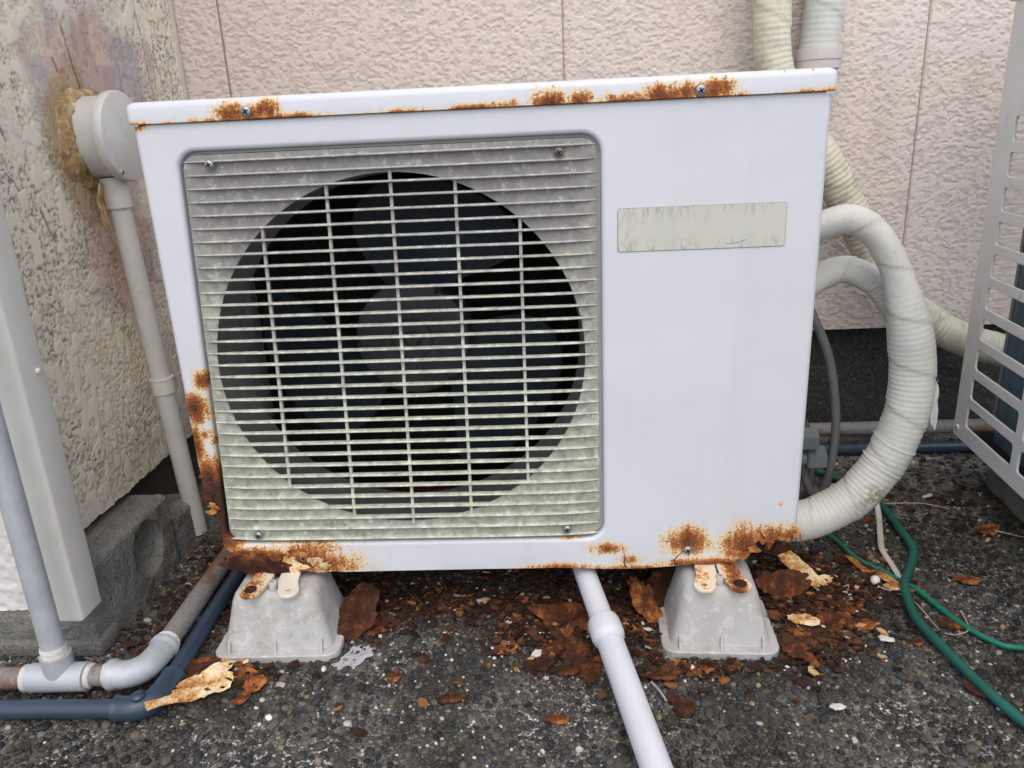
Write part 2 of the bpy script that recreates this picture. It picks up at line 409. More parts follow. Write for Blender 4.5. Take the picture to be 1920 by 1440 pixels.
mbox('joint_strip', (-.25, 1.9, YW+.003, YW+.02, .2525, 2.5), M_joint, back_wall)
M_foot = mat_plain('footing', (.03, .03, .031), .9, .5, 120, 1., 160, spots=(320, .58, (.13, .13, .125), .8))
def footing(X, Z):
    h = .004*fbm(X/.012, Z/.009, 3, 7)+.002*fbm(X/.004, Z/.004, 2, 2)
    return np.stack([X, .69-h, Z], -1), np.ones(X.shape+(3,))*.03
gridmesh('footing', np.arange(-.25, 1.9, .004), np.arange(-.02, .27, .004), footing, M_foot, back_wall)
M_trim = mat_plain('corner_sealant', (.60, .51, .44), .75, .08, 30, .4, 150)
mbox('corner_strip', (-.236, -.214, YW-.014, YW-.003, .2, 2.5), M_trim, back_wall, bev=.004)

# ------------------------------------------------------------------ LEFT WALL (rough peeling stucco, side face and whiter front face)
XL = -.22
left_wall = thing('left_wall', (XL-.1, .3, 0), 'peeling rough stucco wall with pink and grey patches at the left', 'wall')
STREAK = [((.272, .842), (.288, .765), .0035), ((.288, .765), (.291, .735), .0025), ((.498, .95), (.523, .70), .0022), ((.13, .60), (.147, .552), .003), ((.545, .86), (.55, .80), .0028),
          ((.083, .72), (.094, .69), .003), ((.31, .95), (.315, .925), .005), ((.235, .80), (.24, .783), .003), ((.02, .68), (.03, .65), .003), ((.43, .86), (.435, .84), .003), ((.60, .80), (.59, .73), .003), ((.43, .66), (.46, .33), .0028)]
def lw(Y, Z):
    edge = .142+.007*(fbm(Y/.03, Y*0+1, 3, 3)-.5)+.006*(vn(Y/.008, Y*0, 5)-.5)
    Zr = edge+(Z-.142)*1.0
    Zr = np.where(Z < .19, edge+(Z-.142)*(.19-edge)/(.048), Z)
    y = Y+.003*(fbm(Y/.012, Zr/.012, 2, 5)-.5)*2; z = Zr
    blob = sst(.64, .69, fbm(Y/.019, Zr/.026, 2, 2)); blob2 = sst(.70, .8, fbm(Y/.07, Zr/.09, 2, 12)); flat = np.maximum(blob, blob2*.7)
    n = fbm(y/.0056, z/.0056, 2, 1); n2 = vn(y/.0030, z/.0030, 4)
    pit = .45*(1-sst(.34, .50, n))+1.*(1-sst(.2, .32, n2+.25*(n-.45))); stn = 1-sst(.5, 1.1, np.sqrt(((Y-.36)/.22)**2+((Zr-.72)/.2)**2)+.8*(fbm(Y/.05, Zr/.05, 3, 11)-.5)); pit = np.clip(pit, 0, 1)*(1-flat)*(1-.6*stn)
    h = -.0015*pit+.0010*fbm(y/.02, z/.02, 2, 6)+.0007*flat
    lich = sst(.45, .6, fbm(Y/.11, Zr/.16, 3, 21))
    c = np.array([.84, .775, .64])*np.ones(Y.shape+(3,)); t = fbm(Y*14, Zr*14, 3, 9)[..., None]
    c = c*(1-.25*t)+np.array([.6, .57, .49])*.25*t
    # pink / mauve repaint patch round the junction box
    d = np.sqrt(((Y-.36)/.21)**2+((Zr-.74)/.17)**2)+.9*(fbm(Y/.05, Zr/.05, 3, 11)-.5)
    d2 = np.sqrt(((Y-.31)/.13)**2+((Zr-.50)/.13)**2)+.7*(fbm(Y/.05, Zr/.05, 3, 15)-.5)
    pk = (1-sst(.55, 1.05, np.minimum(d, d2)))[..., None]
    hue = fbm(Y/.06, Zr/.075, 4, 17)[..., None]
    pcol = np.array([.60, .43, .36])*(1-sst(.38, .6, hue))+np.array([.42, .395, .41])*sst(.38, .6, hue)
    hv = sst(.52, .62, fbm(Y/.05, Zr/.04, 2, 19))[..., None]; pcol = pcol*(1-.55*hv)+np.array([.40, .23, .22])*.55*hv
    c = c*(1-.85*pk)+pcol*.85*pk
    fm = np.hypot(Y-.268, (Zr-.678)*.85); fo = (1-sst(.078, .108, fm+.035*(fbm(Y/.022, Zr/.022, 3, 23)-.5)))[..., None]*np.where(Y < .30, 1, .4)[..., None]
    c = c*(1-.8*fo)+np.array([.40, .275, .14])*.8*fo
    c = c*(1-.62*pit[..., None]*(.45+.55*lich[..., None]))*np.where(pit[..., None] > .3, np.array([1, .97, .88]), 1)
    for (a, b, wd) in STREAK:
        a = np.array(a); b = np.array(b); L = b-a; tt = np.clip(((Y-a[0])*L[0]+(Zr-a[1])*L[1])/(L@L), 0, 1)
        dd = np.hypot(Y-a[0]-tt*L[0]+.004*(fbm(Y/.01, Zr/.015, 2, 3)-.5), Zr-a[1]-tt*L[1]); k = 1-sst(.5*wd, 1.1*wd, dd*(1+.5*vn(Y/.003, Zr/.004)))
        c = c*(1-.72*k[..., None])+np.array([.1, .085, .075])*.72*k[..., None]*.6; h = h-.0025*k
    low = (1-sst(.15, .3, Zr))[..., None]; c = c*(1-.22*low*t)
    return np.stack([XL+h, Y, Zr], -1), c
zs = np.concatenate([np.arange(.142, 1.06, .0018), np.linspace(1.07, 2.5, 30)])
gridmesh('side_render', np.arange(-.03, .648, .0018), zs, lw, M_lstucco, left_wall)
mbox('wall_core', (-1.6, XL-.012, .02, .66, .146, 2.5), M_joint, left_wall)
def lwf(X, Z):
    h = .002*sst(.4, .55, fbm(X/.012, Z/.010, 2, 3)); c = np.array([.68, .66, .64])*np.ones(X.shape+(3,))*(1-.1*fbm(X*20, Z*20, 3, 2)[..., None])
    return np.stack([X, -.03-h*(Z < 1.0), Z], -1), c
gridmesh('front_render', np.arange(-.62, XL+.001, .003), np.concatenate([np.arange(.064, 1.0, .003), np.linspace(1.02, 2.5, 20)]), lwf, M_stucco, left_wall)
mbox('render_edge', (-.62, XL-.004, -.028, .02, .066, 2.5), M_joint, left_wall)
M_wood = mat_plain('weathered_sill', (.06, .05, .036), .9, .4, 40, .8, 120)
mbox('sill_board', (-.30, -.245, -.02, .64, .05, .1455), M_wood, left_wall)

# concrete footing blocks under the left wall
def mat_concrete():
    g = G('block_concrete'); n = g.noise(18, 5, .65); f = g.noise(330, 5, .7); v = g.noise(150, 4, .65)
    c = g.mix(g.rng(n, .3, .7), (.17, .165, .145), (.32, .315, .285)); c = g.mix(g.rng(f, .55, .68, 0., .7), c, (.46, .45, .41)); c = g.mix(g.rng(f, .36, .45, .8, 0.), c, (.04, .038, .032))
    return g.done(c, .92, g.bump(g.math('ADD', f, v), 1., .004), spec=.2)
M_conc = mat_concrete()
def conc_block(y0, y1, z1, holes, label, xr, seed=0):
    xl = xr-.078; loop = []; c8 = .006
    for (ax, ay, bx, by) in ((xl, y0, xr-c8, y0), (xr-c8, y0, xr, y0+c8), (xr, y0+c8, xr, y1-c8), (xr, y1-c8, xr-c8, y1), (xr-c8, y1, xl, y1), (xl, y1, xl, y0)):
        L = math.hypot(bx-ax, by-ay); n = max(2, int(L/(.0028 if ax > xl or bx > xl else .02)))
        loop += [(ax+(bx-ax)*k/n, ay+(by-ay)*k/n, (by-ay)/L, -(bx-ax)/L) for k in range(n)]
    lv = [(z, 0.) for z in np.arange(0, z1-.007, .0028)]+[(z1-.006, .0006), (z1-.003, .0025), (z1-.001, .006)]+[(z1, q) for q in np.arange(.01, .038, .004)]
    V = []; F = []; n = len(loop); cx, cy = (xl+xr)/2, (y0+y1)/2
    for z, ins in lv:
        for (x, y, nx, ny) in loop:
            d = .0016*(mnoise.noise((x*40+seed, y*40, z*40)))+.0020*mnoise.noise((x*260, y*260+seed, z*260))-.005*max(0, mnoise.noise((x*140, y*140, z*140+seed))-.3)
            if nx > .5:
                for (hy, hz, ry, rz) in holes:
                    q = math.hypot((y-hy)/ry, (z-hz)/rz)+.07*mnoise.noise((y*60, z*60, 3)); t = min(1, max(0, (1.05-q)/.16)); d -= .072*t*t*(3-2*t)
            kx = 1-ins/(.5*(xr-xl)); ky = 1-ins/(.5*(y1-y0))
            tz = z+(.003*mnoise.noise((x*70, y*70, seed))+.0018*mnoise.noise((x*230, y*230, 1)) if z > z1-.002 else 0)
            V.append((cx+(x+nx*d-cx)*kx, cy+(y+ny*d-cy)*ky, max(0, tz)))
    for i in range(len(lv)-1):
        for k in range(n): k2 = (k+1) % n; F.append((i*n+k, i*n+k2, (i+1)*n+k2, (i+1)*n+k))
    F.append(tuple((len(lv)-1)*n+k for k in range(n)))
    o = mk('concrete_block', V, F, M_conc, base=(xr-.04, (y0+y1)/2, 0)); return tag(o, label, 'concrete block')
conc_block(-.046, .205, .128, [(.122, .070, .040, .044)], 'rough concrete block with round hollow under the left wall', -.166)
conc_block(.222, .32, .072, [], 'low broken concrete block at the foot of the grey conduit', -.172)
o = mbox('footing_ledge', (-.62, -.158, -.052, .0, 0, .024), M_conc, base=(-.4, -.03, 0), bev=.004); tag(o, 'thin concrete ledge at the base of the block under the white stucco', 'ledge')
o = mbox('footing_block', (-.62, -.2465, -.0425, .16, .0, .0625), M_conc, base=(-.5, .05, 0), bev=.003); tag(o, 'concrete footing block under the white stucco at the left edge', 'concrete block')

# ------------------------------------------------------------------ LEFT: beige metal post cover, round box, conduit
M_beige = mat_plain('beige_metal', (.69, .67, .605), .45, .05, 12, .05, 300)
M_grey_pvc = mat_plain('grey_pvc', (.60, .595, .565), .45, .08, 20, .05, 300, spots=(60, .66, (.25, .24, .22), .3))
post = thing('post_cover', (-.178, -.056, .08), 'beige folded sheet metal post cover at the wall corner', 'post cover')
bm = bmesh.new(); box(bm, -.205, -.151, -.083, -.034, .079, 2.4); bevel(mkb('cover', bm, M_beige, post, sharp=None), .005, 3)
M_screw = mat_plain('screw_zinc', (.34, .35, .36), .35, .2, 400, .2, 900, metal=.7)
M_dark = mat_plain('recess_dark', (.006, .006, .007), .9)
M_screw_rust = mat_plain('screw_rusty', (.30, .16, .06), .6, .3, 300, .4, 700, metal=.3)
def screw(parent, pos, nrm, r=.0058, mat=None, rot=0.3):
    prof = [(r*1.0, 0), (r*1.0, r*.12), (r*.93, r*.34), (r*.72, r*.5), (r*.4, r*.58), (r*.02, r*.6)]
    V, F = lathe(prof, 20); n0 = len(V); mi = [0]*len(F)
    for a in (rot, rot+PI/2):
        c, s = math.cos(a), math.sin(a); L, W_ = r*.62, r*.13; h = r*.615
        b = len(V)
        for (x, y, hh) in ((-L, -W_, r*.50), (L, -W_, r*.50), (L, W_, r*.50), (-L, W_, r*.50)): V.append((x*c-y*s, x*s+y*c, hh-.0003))
        for (x, y) in ((-L*.8, -W_), (L*.8, -W_), (L*.8, W_), (-L*.8, W_)): V.append((x*c-y*s, x*s+y*c, h))
        for f in ((4, 5, 6, 7), (0, 1, 5, 4), (1, 2, 6, 5), (2, 3, 7, 6), (3, 0, 4, 7)): F.append(tuple(b+i for i in f)); mi.append(1)
    q = Vector(nrm).to_track_quat('Z', 'Y').to_matrix().to_4x4()
    M = Matrix.Translation(Vector(pos)) @ q; V = xform(V, M)
    o = mk('screw', V, F, [mat or M_screw, M_dark], parent, sharp=40)
    o.data.polygons.foreach_set('material_index', mi); return o
V, F = lathe([(.004, 0), (.0042, .0015), (.003, .003), (.0005, .0034)], 14)
mk('rivet', xform(V, Matrix.Translation((-.151, -.05, .42)) @ Matrix.Rotation(PI/2, 4, 'Y')), F, M_beige, post)

RX = Matrix.Rotation(PI/2, 4, 'Y')       # local z -> +x
jb = thing('junction_box', (-.165, .283, .691), 'round pale grey junction box sealed to the peeling wall with brown foam', 'junction box')
T = Matrix.Translation((XL+.004, .283, .691)) @ RX
V, F = lathe([(.060, 0), (.060, .042)], 48, False); mk('body', xform(V, T), F, M_grey_pvc, jb, sharp=40)
T = Matrix.Translation((XL+.046, .283, .691)) @ RX
V, F = lathe([(.0605, -.002), (.066, 0), (.0665, .003), (.0665, .011), (.0655, .013), (.0645, .0135), (.001, .0138)], 56); lid_o = mk('cover', xform(V, T), F, M_grey_pvc, jb, sharp=40)
screw(lid_o, (XL+.046+.0135, .252, .640), (1, 0, 0), .0042, rot=.6)
# embossed mark on the cover: three small raised loops
for (dy, dz, rr) in ((-.012+.0, .022, .0042), (-.006, .004, .003), (-.003, -.008, .003)):
    pts = [(XL+.0597, .283+.005+dy+rr*math.cos(t), .691+dz+rr*.9*math.sin(t)) for t in np.linspace(.4, 5.6, 14)]
    tube('embossed_mark', pts, .0006, M_grey_pvc, lid_o, seg=6, curve=False)
def mat_foam():
    g = G('aged_foam'); n = g.noise(40, 5, .7, g.scl(g.oc, (1, 1, .4))); f = g.noise(220, 4, .7)
    c = g.ramp(g.math('ADD', g.math('MULTIPLY', n, .8), g.math('MULTIPLY', f, .25)), [(.3, (.13, .075, .03)), (.42, (.26, .15, .055)), (.52, (.38, .25, .11)), (.62, (.56, .46, .31)), (.70, (.70, .66, .58))])
    return g.done(c, .85, g.bump(f, .8, .002))
M_foam = mat_foam()
V = []; F = []; nu, nv = 120, 34
for i in range(nu):
    a = 2*PI*i/nu; low = max(0, -math.sin(a)); side = max(0, -math.cos(a))
    ext = .010+.010*side+.020*low*side+.012*mnoise.noise((math.cos(a)*2.5, math.sin(a)*2.5, 3))+.006*mnoise.noise((math.cos(a)*8, math.sin(a)*8, 9))
    for k in range(nv):
        q = k/(nv-1); r = .0598+ext*(1-q); y, z = .283+math.cos(a)*r, .691+math.sin(a)*r
        lump = mnoise.noise((y*45, z*45, 1))*.0055+mnoise.noise((y*120, z*120, 4))*.0026+mnoise.noise((y*320, z*320, 7))*.0009
        V.append((XL-.001+(.010*math.sin(PI*.5*q)**.7+.007*side*q+lump*min(1, q*5+.1)), y, z))
for i in range(nu):
    for k in range(nv-1):
        i2 = (i+1) % nu; F.append((i*nv+k, i2*nv+k, i2*nv+k+1, i*nv+k+1))
mk('foam_seal', V, F, M_foam, jb)

def shard(name, pos, size, outline=9, mat=None, thick=.0015, curl=.2, rot=(0, 0, 0), parent=None, aspect=.6, seed=0, jag=.35, tail=None, crumple=1.):
    """a thin irregular plate with torn edge, crumpled and curled"""
    r = random.Random(seed); n = outline*4; pts = []
    ctrl = [1+r.uniform(-jag, jag) for _ in range(outline)]
    for i in range(n):
        t = i/n*outline; k = int(t); f = t-k; a = ctrl[k % outline]; b = ctrl[(k+1) % outline]
        rad = (a*(1-f)+b*f)+r.uniform(-.06, .06)+(r.uniform(-.22, 0) if r.random() < .12 else 0); th = 2*PI*i/n
        x, y = rad*math.cos(th), rad*math.sin(th)*aspect
        if tail and abs(((th-tail[0]+PI) % (2*PI))-PI) < .28: x *= tail[1]; y *= tail[1]
        pts.append((x*size, y*size))
    V = []; F = []; rings = (1., .72, .4)
    def zz(x, y):
        return curl*((x/size)**2)*size*.5+crumple*size*.12*mnoise.noise((x/size*1.6+seed, y/size*1.6, seed*.7))+size*.04*mnoise.noise((x/size*6, y/size*6, seed))
    for side in (1, -1):
        for q in rings:
            for (x, y) in pts: V.append((x*q, y*q, zz(x*q, y*q)+side*thick*.5*(1 if q < 1 else .35)))
        V.append((0, 0, zz(0, 0)+side*thick*.5))
    H = len(rings)*n+1
    for s in (0, 1):
        o = s*H
        for j in range(len(rings)-1):
            for i in range(n):
                i2 = (i+1) % n; f = (o+j*n+i, o+j*n+i2, o+(j+1)*n+i2, o+(j+1)*n+i); F.append(f if s == 0 else f[::-1])
        for i in range(n):
            i2 = (i+1) % n; f = (o+(len(rings)-1)*n+i, o+(len(rings)-1)*n+i2, o+H-1); F.append(f if s == 0 else f[::-1])
    for i in range(n): i2 = (i+1) % n; F.append((i, H+i, H+i2, i2))
    M = Matrix.Rotation(rot[2], 4, 'Z') @ Matrix.Rotation(rot[1], 4, 'Y') @ Matrix.Rotation(rot[0], 4, 'X')
    V2 = xform(V, M)
    if parent is None: dz = -min(v[2] for v in V2)
    else: dz = 0
    V2 = [(v[0]+pos[0], v[1]+pos[1], v[2]+pos[2]+dz) for v in V2]
    return mk(name, V2, F, mat or M_rust, parent, base=None if parent else pos, sharp=40)
M_whitechip = mat_plain('old_white_paint', (.62, .58, .52), .8, .15, 60, .5, 200)
shard('foam_flap', (XL+.028, .232, .592), .034, 8, M_foam, .004, .3, (0, PI/2, .2), jb, .32, 3)
shard('loose_paint', (XL+.041, .236, .70), .012, 7, M_whitechip, .002, .3, (.4, PI/2, .3), jb, .7, 5)

cn = thing('conduit', (-.175, .294, .0), 'slim grey conduit running down from the round junction box', 'conduit')
ct, cb = Vector((-.192, .279, .632)), Vector((-.174, .294, .004))
def cp(z): t = (ct.z-z)/(ct.z-cb.z); return tuple(ct+(cb-ct)*t)
tube('pipe', [cp(.6), cp(.3), cp(.004)], .0158, M_grey_pvc, cn, seg=24, step=.05)
tube('socket', [cp(.632), cp(.61), cp(.586)], .0195, M_grey_pvc, cn, seg=24, step=.02)
tube('clamp', [cp(.30), cp(.288), cp(.276)], .0182, M_beige, cn, seg=24, step=.02)
tube('clamp_rim', [cp(.303), cp(.3005)], .0193, M_beige, cn, seg=24, curve=False)

# ------------------------------------------------------------------ galvanised and blue pipes along the ground
def mat_galv():
    g = G('galvanised'); n = g.noise(30, 5, .6); f = g.noise(250, 4, .6); r = g.noise(14, 4, .65, g.scl(g.oc, (1, .35, 1)))
    c = g.mix(g.rng(n, .3, .7), (.38, .40, .42), (.50, .52, .54)); c = g.mix(g.rng(f, .55, .7, 0., .4), c, (.5, .5, .49))
    c = g.mix(g.rng(r, .6, .7, 0., .0), c, (.2, .1, .05)); return g.done(c, .55, g.bump(f, .2, .001), .25)
def mat_galv_old():
    g = G('galvanised_rusting'); r = g.noise(22, 5, .65, g.scl(g.oc, (1, .3, 1))); f = g.noise(250, 4, .6)
    c = g.mix(g.rng(f, .3, .7), (.17, .165, .16), (.27, .265, .255)); c = g.mix(g.rng(r, .5, .6, 0., .85), c, (.17, .085, .045))
    return g.done(c, .75, g.bump(f, .35, .001), .1)
M_galv = mat_galv(); M_galv_old = mat_galv_old()
M_tape = mat_plain('thread_tape', (.62, .60, .56), .7, .12, 200, .4, 500, spots=(150, .6, (.3, .2, .12), .6))
M_navy = mat_plain('blue_pvc', (.028, .048, .075), .36, .15, 30, .05, 300, spots=(90, .68, (.10, .10, .09), .5))
gp = thing('galvanised_pipe', (-.1, -.1, .0), 'galvanised steel pipe with tee riser and elbow running along the ground', 'pipe')
gz = .031
tube('riser', [(-.164, -.129, .062), (-.164, -.129, 1.6)], .0142, M_galv, gp, seg=28, curve=False)
tube('pipe', [(-.75, -.134, gz), (-.185, -.131, gz)], .0136, M_galv_old, gp, seg=28, curve=False)
tube('pipe', [(-.14, -.128, gz), (-.09, -.126, gz)], .0134, M_galv_old, gp, seg=28, curve=False)
tube('pipe', [(-.056, -.062, gz), (-.068, .45, gz), (-.068, .545, gz+.01), (-.03, .6, gz+.015), (.2, .608, gz+.015), (1.9, .608, gz+.015)], .0145, M_galv_old, gp, seg=24, step=.02)
tee = tube('tee', [(-.202, -.131, gz), (-.198, -.131, gz), (-.1965, -.131, gz), (-.133, -.129, gz), (-.1315, -.129, gz), (-.128, -.129, gz)], .0185, M_galv, gp, seg=32, curve=False)
tube('tee_branch', [(-.164, -.129, gz), (-.164, -.129, .052), (-.164, -.129, .066)], np.array([.0178, .0182, .0186]), M_galv, gp, seg=32, curve=False)
tube('elbow', [(-.100, -.1262, gz), (-.075, -.124, gz), (-.060, -.110, gz), (-.056, -.086, gz), (-.0555, -.068, gz)], lambda t: .0175+.0022*((t < .1) | (t > .92)), M_galv, gp, seg=28, step=.003)
def thread(a, b, r):
    a = np.array(a, float); b = np.array(b, float); n = 26
    P = [a+(b-a)*k/(n-1) for k in range(n)]; R = [r+.0009*math.sin(k*1.5)+.0004*random.uniform(-1, 1) for k in range(n)]
    V, F = sweep(P, np.array(R), 24); mk('thread_tape', V, F, M_tape, gp)
thread((-.164, -.129, .063), (-.164, -.129, .079), .0152); thread((-.211, -.132, gz), (-.201, -.131, gz), .0165)
thread((-.130, -.128, gz), (-.122, -.128, gz), .0150); thread((-.106, -.127, gz), (-.098, -.126, gz), .0150); thread((-.0555, -.070, gz), (-.056, -.057, gz), .0162)
bp = thing('blue_pipe', (-.05, -.15, 0), 'dark blue plastic water pipe with elbow lying in front of the galvanised pipe', 'pipe')
bz = .0135
tube('pipe', [(-.75, -.168, bz), (-.062, -.168, bz)], .0118, M_navy, bp, seg=24, curve=False)
tube('elbow', [(-.074, -.168, bz), (-.05, -.167, bz), (-.035, -.158, bz), (-.029, -.14, bz), (-.028, -.108, bz)], lambda t: .0155+.0008*((t < .04) | (t > .96)), M_navy, bp, seg=28, step=.003)
tube('pipe', [(-.028, -.11, bz), (-.036, .1, bz), (-.04, .5, bz), (-.0, .57, bz), (.2, .578, bz), (1.9, .578, bz)], .0122, M_navy, bp, seg=22, step=.02)
V, F = lathe([(.009, 0), (.009, .002), (.006, .005), (.001, .0055)], 18)
mk('gate_mark', xform(V, Matrix.Translation((-.044, -.1645, bz+.0150))), F, M_navy, bp)

# ------------------------------------------------------------------ THE AIR CONDITIONER
ZB, ZT = .10, .7245
ac = thing('air_conditioner', (.4, .14, ZB), 'rusting white outdoor air conditioner unit with slatted round fan grille', 'air conditioner')
OFF = (.4, .14, ZB)
SPOTS = [(.027, .386, .017, .02, .75), (.013, .347, .026, .030, .95), (.02, .31, .014, .012, .5), (.005, .295, .016, .05, .7), (.03, .30, .012, .01, .5), (.014, .20, .055, .095, 1.55),
         (.05, .113, .12, .034, 1.5), (.128, .122, .075, .04, .72), (.165, .115, .075, .035, .5), (.483, .100, .07, .012, .62), (.548, .130, .032, .013, .62), (.580, .112, .03, .011, .42),
         (.60, .095, .18, .014, .68), (.655, .139, .042, .03, .80), (.735, .130, .052, .045, .74), (.78, .137, .07, .032, .80), (.70, .104, .12, .014, .8), (.774, .192, .006, .006, .45), (.003, .697, .02, .008, .4), (.50, .146, .02, .004, .4)]
M_panel = rust_paint('white_enamel', None, SPOTS, off=OFF)
LSPOTS = [(.121, .708, .027, .019, .72), (.157, .709, .034, .017, .72), (.437, .701, .03, .010, .5), (.487, .702, .038, .018, .68), (.52, .702, .03, .015, .62), (.575, .7005, .045, .015, .6), (.615, .703, .05, .018, .68), (.668, .707, .034, .019, .75), (.640, .706, .04, .018, .7), (.70, .70, .02, .008, .4), (.745, .722, .003, .003, .5), (.776, .7225, .003, .003, .5)]
M_lid = rust_paint('white_enamel_lid', None, LSPOTS, edge=(.7003, .008, .8), off=OFF)
M_side = mat_plain('white_enamel_side', (.74, .74, .75), .45, .05, 10, .03, 300)

def gx(x, z):                                # the grille opening narrows a little towards its lower left
    u = min(1, max(0, (x-.047)/.497)); ww = (z-.146)/(.667-.146)
    return x-.025*(1-u)*(1-ww)
HX0, HX1, HZ0, HZ1 = .047, .5435, .146, .6675
def hole_loop(ins, r): return [(gx(x, z), z) for x, z in rrect(HX0+ins, HX1-ins, HZ0+ins, HZ1-ins, max(.004, r-ins), 8)]
RAG_R = [(.8, .16), (.804, .149), (.806, .136), (.801, .144), (.7985, .137), (.796, .145), (.793, .134), (.790, .143), (.786, .139), (.783, .129), (.780, .141), (.775, .136), (.772, .142), (.768, .132), (.764, .123), (.761, .136), (.755, .131), (.750, .139), (.744, .133), (.741, .122), (.737, .127), (.735, .111), (.729, .107), (.724, .112), (.718, .104),
         (.70, .106), (.686, .103), (.66, .104), (.636, .101), (.60, .0985), (.556, .098), (.52, .0995), (.483, .101), (.373, .101), (.223, .100), (.185, .099), (.165, .1005), (.148, .099), (.13, .101), (.117, .1005), (.095, .099), (.079, .0995), (.06, .103), (.049, .1025), (.03, .107), (.019, .107), (.008, .112), (.003, .1135),
         (.012, .119), (.018, .121), (.020, .127), (.0285, .131), (.0175, .14), (.016, .16), (.0165, .18), (.017, .188), (.012, .187), (.008, .197), (.005, .192), (.002, .199), (.0, .206)]
def rough_line(pts, amp):
    out = []
    for i in range(len(pts)-1):
        a, b = pts[i], pts[i+1]; L = math.hypot(b[0]-a[0], b[1]-a[1]); n = max(1, int(L/.004)) if (a[0] > .7 or a[0] < .2) else max(1, int(L/.03))
        for k in range(n):
            t = k/n; j = amp if (k > 0 and (a[0] > .55 or a[0] < .2)) else 0
            out.append((a[0]+(b[0]-a[0])*t+random.uniform(-j, j)*.4, a[1]+(b[1]-a[1])*t+random.uniform(-j, j)))
    out.append(pts[-1]); return out
RE = .0075                                    # rounded vertical edges of the panel
rag = rough_line(RAG_R, .0011)
rag_in = [(min(max(x, RE if z > .205 else 0), .8-RE if z > .16 else .806), z) for x, z in rag]
outer = [(RE, .6975), (.8-RE, .6975), (.8-RE, .163)] + rag_in[1:-1] + [(.0006, .2062), (RE, .2085)]
bm = bmesh.new()
plate(bm, outer, [hole_loop(-.006, .022)], lambda a, b: (a, 0, b))
prev = None
prof = [(-.006, 0)]+[(-.006+.006*math.sin(t), .006*(1-math.cos(t))) for t in (PI/8, PI/4, 3*PI/8, PI/2)]+[(0., .014), (.004, .014)]
for ins, dpt in prof:
    cur = [bm.verts.new((x, dpt, z)) for x, z in hole_loop(ins, .022)]
    if prev:
        for i in range(len(cur)): j = (i+1) % len(cur); bm.faces.new((prev[i], prev[j], cur[j], cur[i]))
    prev = cur
for sgn, xe, zlo in ((1, .8-RE, .1625), (-1, RE, .208)):          # rolled vertical edges and the returns
    zs_ = np.linspace(.6975, zlo, 12); cols = []
    for t in np.linspace(0, PI/2, 6): cols.append([bm.verts.new((xe+sgn*RE*math.sin(t), RE*(1-math.cos(t)), z+(random.uniform(-.004, .001) if k == 11 and t > 0 else 0))) for k, z in enumerate(zs_)])
    cols.append([bm.verts.new((xe+sgn*RE, .05, z)) for z in zs_])
    for a, b in zip(cols[:-1], cols[1:]):
        for k in range(11): bm.faces.new((a[k], b[k], b[k+1], a[k+1]))
t_ = [[bm.verts.new((x, y, z)) for x in (RE, .8-RE)] for (y, z) in ((0, .6975), (.001, .6995), (.006, .701))]
for a, b in zip(t_[:-1], t_[1:]): bm.faces.new((a[0], a[1], b[1], b[0]))
bmesh.ops.remove_doubles(bm, verts=bm.verts, dist=.00005)
panel = mkb('front_panel', bm, M_panel, ac, sharp=38)
sm = panel.modifiers.new('Solidify', 'SOLIDIFY'); sm.thickness = .0011; sm.offset = -1
wnm = panel.modifiers.new('WeightedNormal', 'WEIGHTED_NORMAL'); wnm.weight = 100; wnm.keep_sharp = True
# top cover with folded rim
bm = bmesh.new()
LO = [(-.0035, .8035)]
V, F = loft([(.7003, -.0035, .8035, -.0045, .295, .008), (.7165, -.0035, .8035, -.0045, .295, .008), (.7208, -.0024, .8024, -.0034, .294, .0075), (.7233, .0005, .7995, -.0005, .291, .007), (.7245, .0045, .7955, .0035, .287, .006)], 5)
lid = mk('top_cover', V, F, M_lid, ac, sharp=60)
for (x, z) in ((.1395, .7085), (.654, .7070)): screw(lid, (x, -.0045, z), (0, -1, 0), .0064, rot=.5)
for (x, z, mt) in ((.128, .1235, M_screw_rust), (.656, .126, M_screw)): screw(panel, (x, -.0003, z), (0, -1, 0), .0062, mt, .4)
# sides, back, base pan
mbox('side_panel', (.7965, .7995, .0515, .285, .165, .698), M_side, ac); mbox('side_panel', (.0005, .0035, .0515, .285, .21, .698), M_side, ac)
M_pan = mat_rust('rusted_base', -.25, 40)
mbox('base_pan', (.012, .70, .012, .285, .104, .112), M_pan, ac)
mbox('partition', (.556, .559, .02, .285, .112, .697), M_dark, ac)
M_black = mat_plain('inner_dark', (.006, .006, .0065), .8)
mbox('rear_frame', (.0045, .556, .281, .284, .112, .697), M_black, ac)
def mat_fins():
    g = G('condenser_fins'); w_ = g.N.new('ShaderNodeTexWave'); w_.bands_direction = 'X'; g.put(w_.inputs['Vector'], g.oc); w_.inputs['Scale'].default_value = 160; w_.inputs['Distortion'].default_value = .6
    n = g.noise(30, 4, .6); c = g.mix(g.rng(n, .4, .65), (.012, .012, .013), (.04, .04, .04)); return g.done(g.mix(w_.outputs['Fac'], (.006, .006, .006), c), .6, g.bump(w_.outputs['Fac'], 1., .002))
mbox('condenser', (.02, .55, .245, .275, .113, .69), mat_fins(), ac)
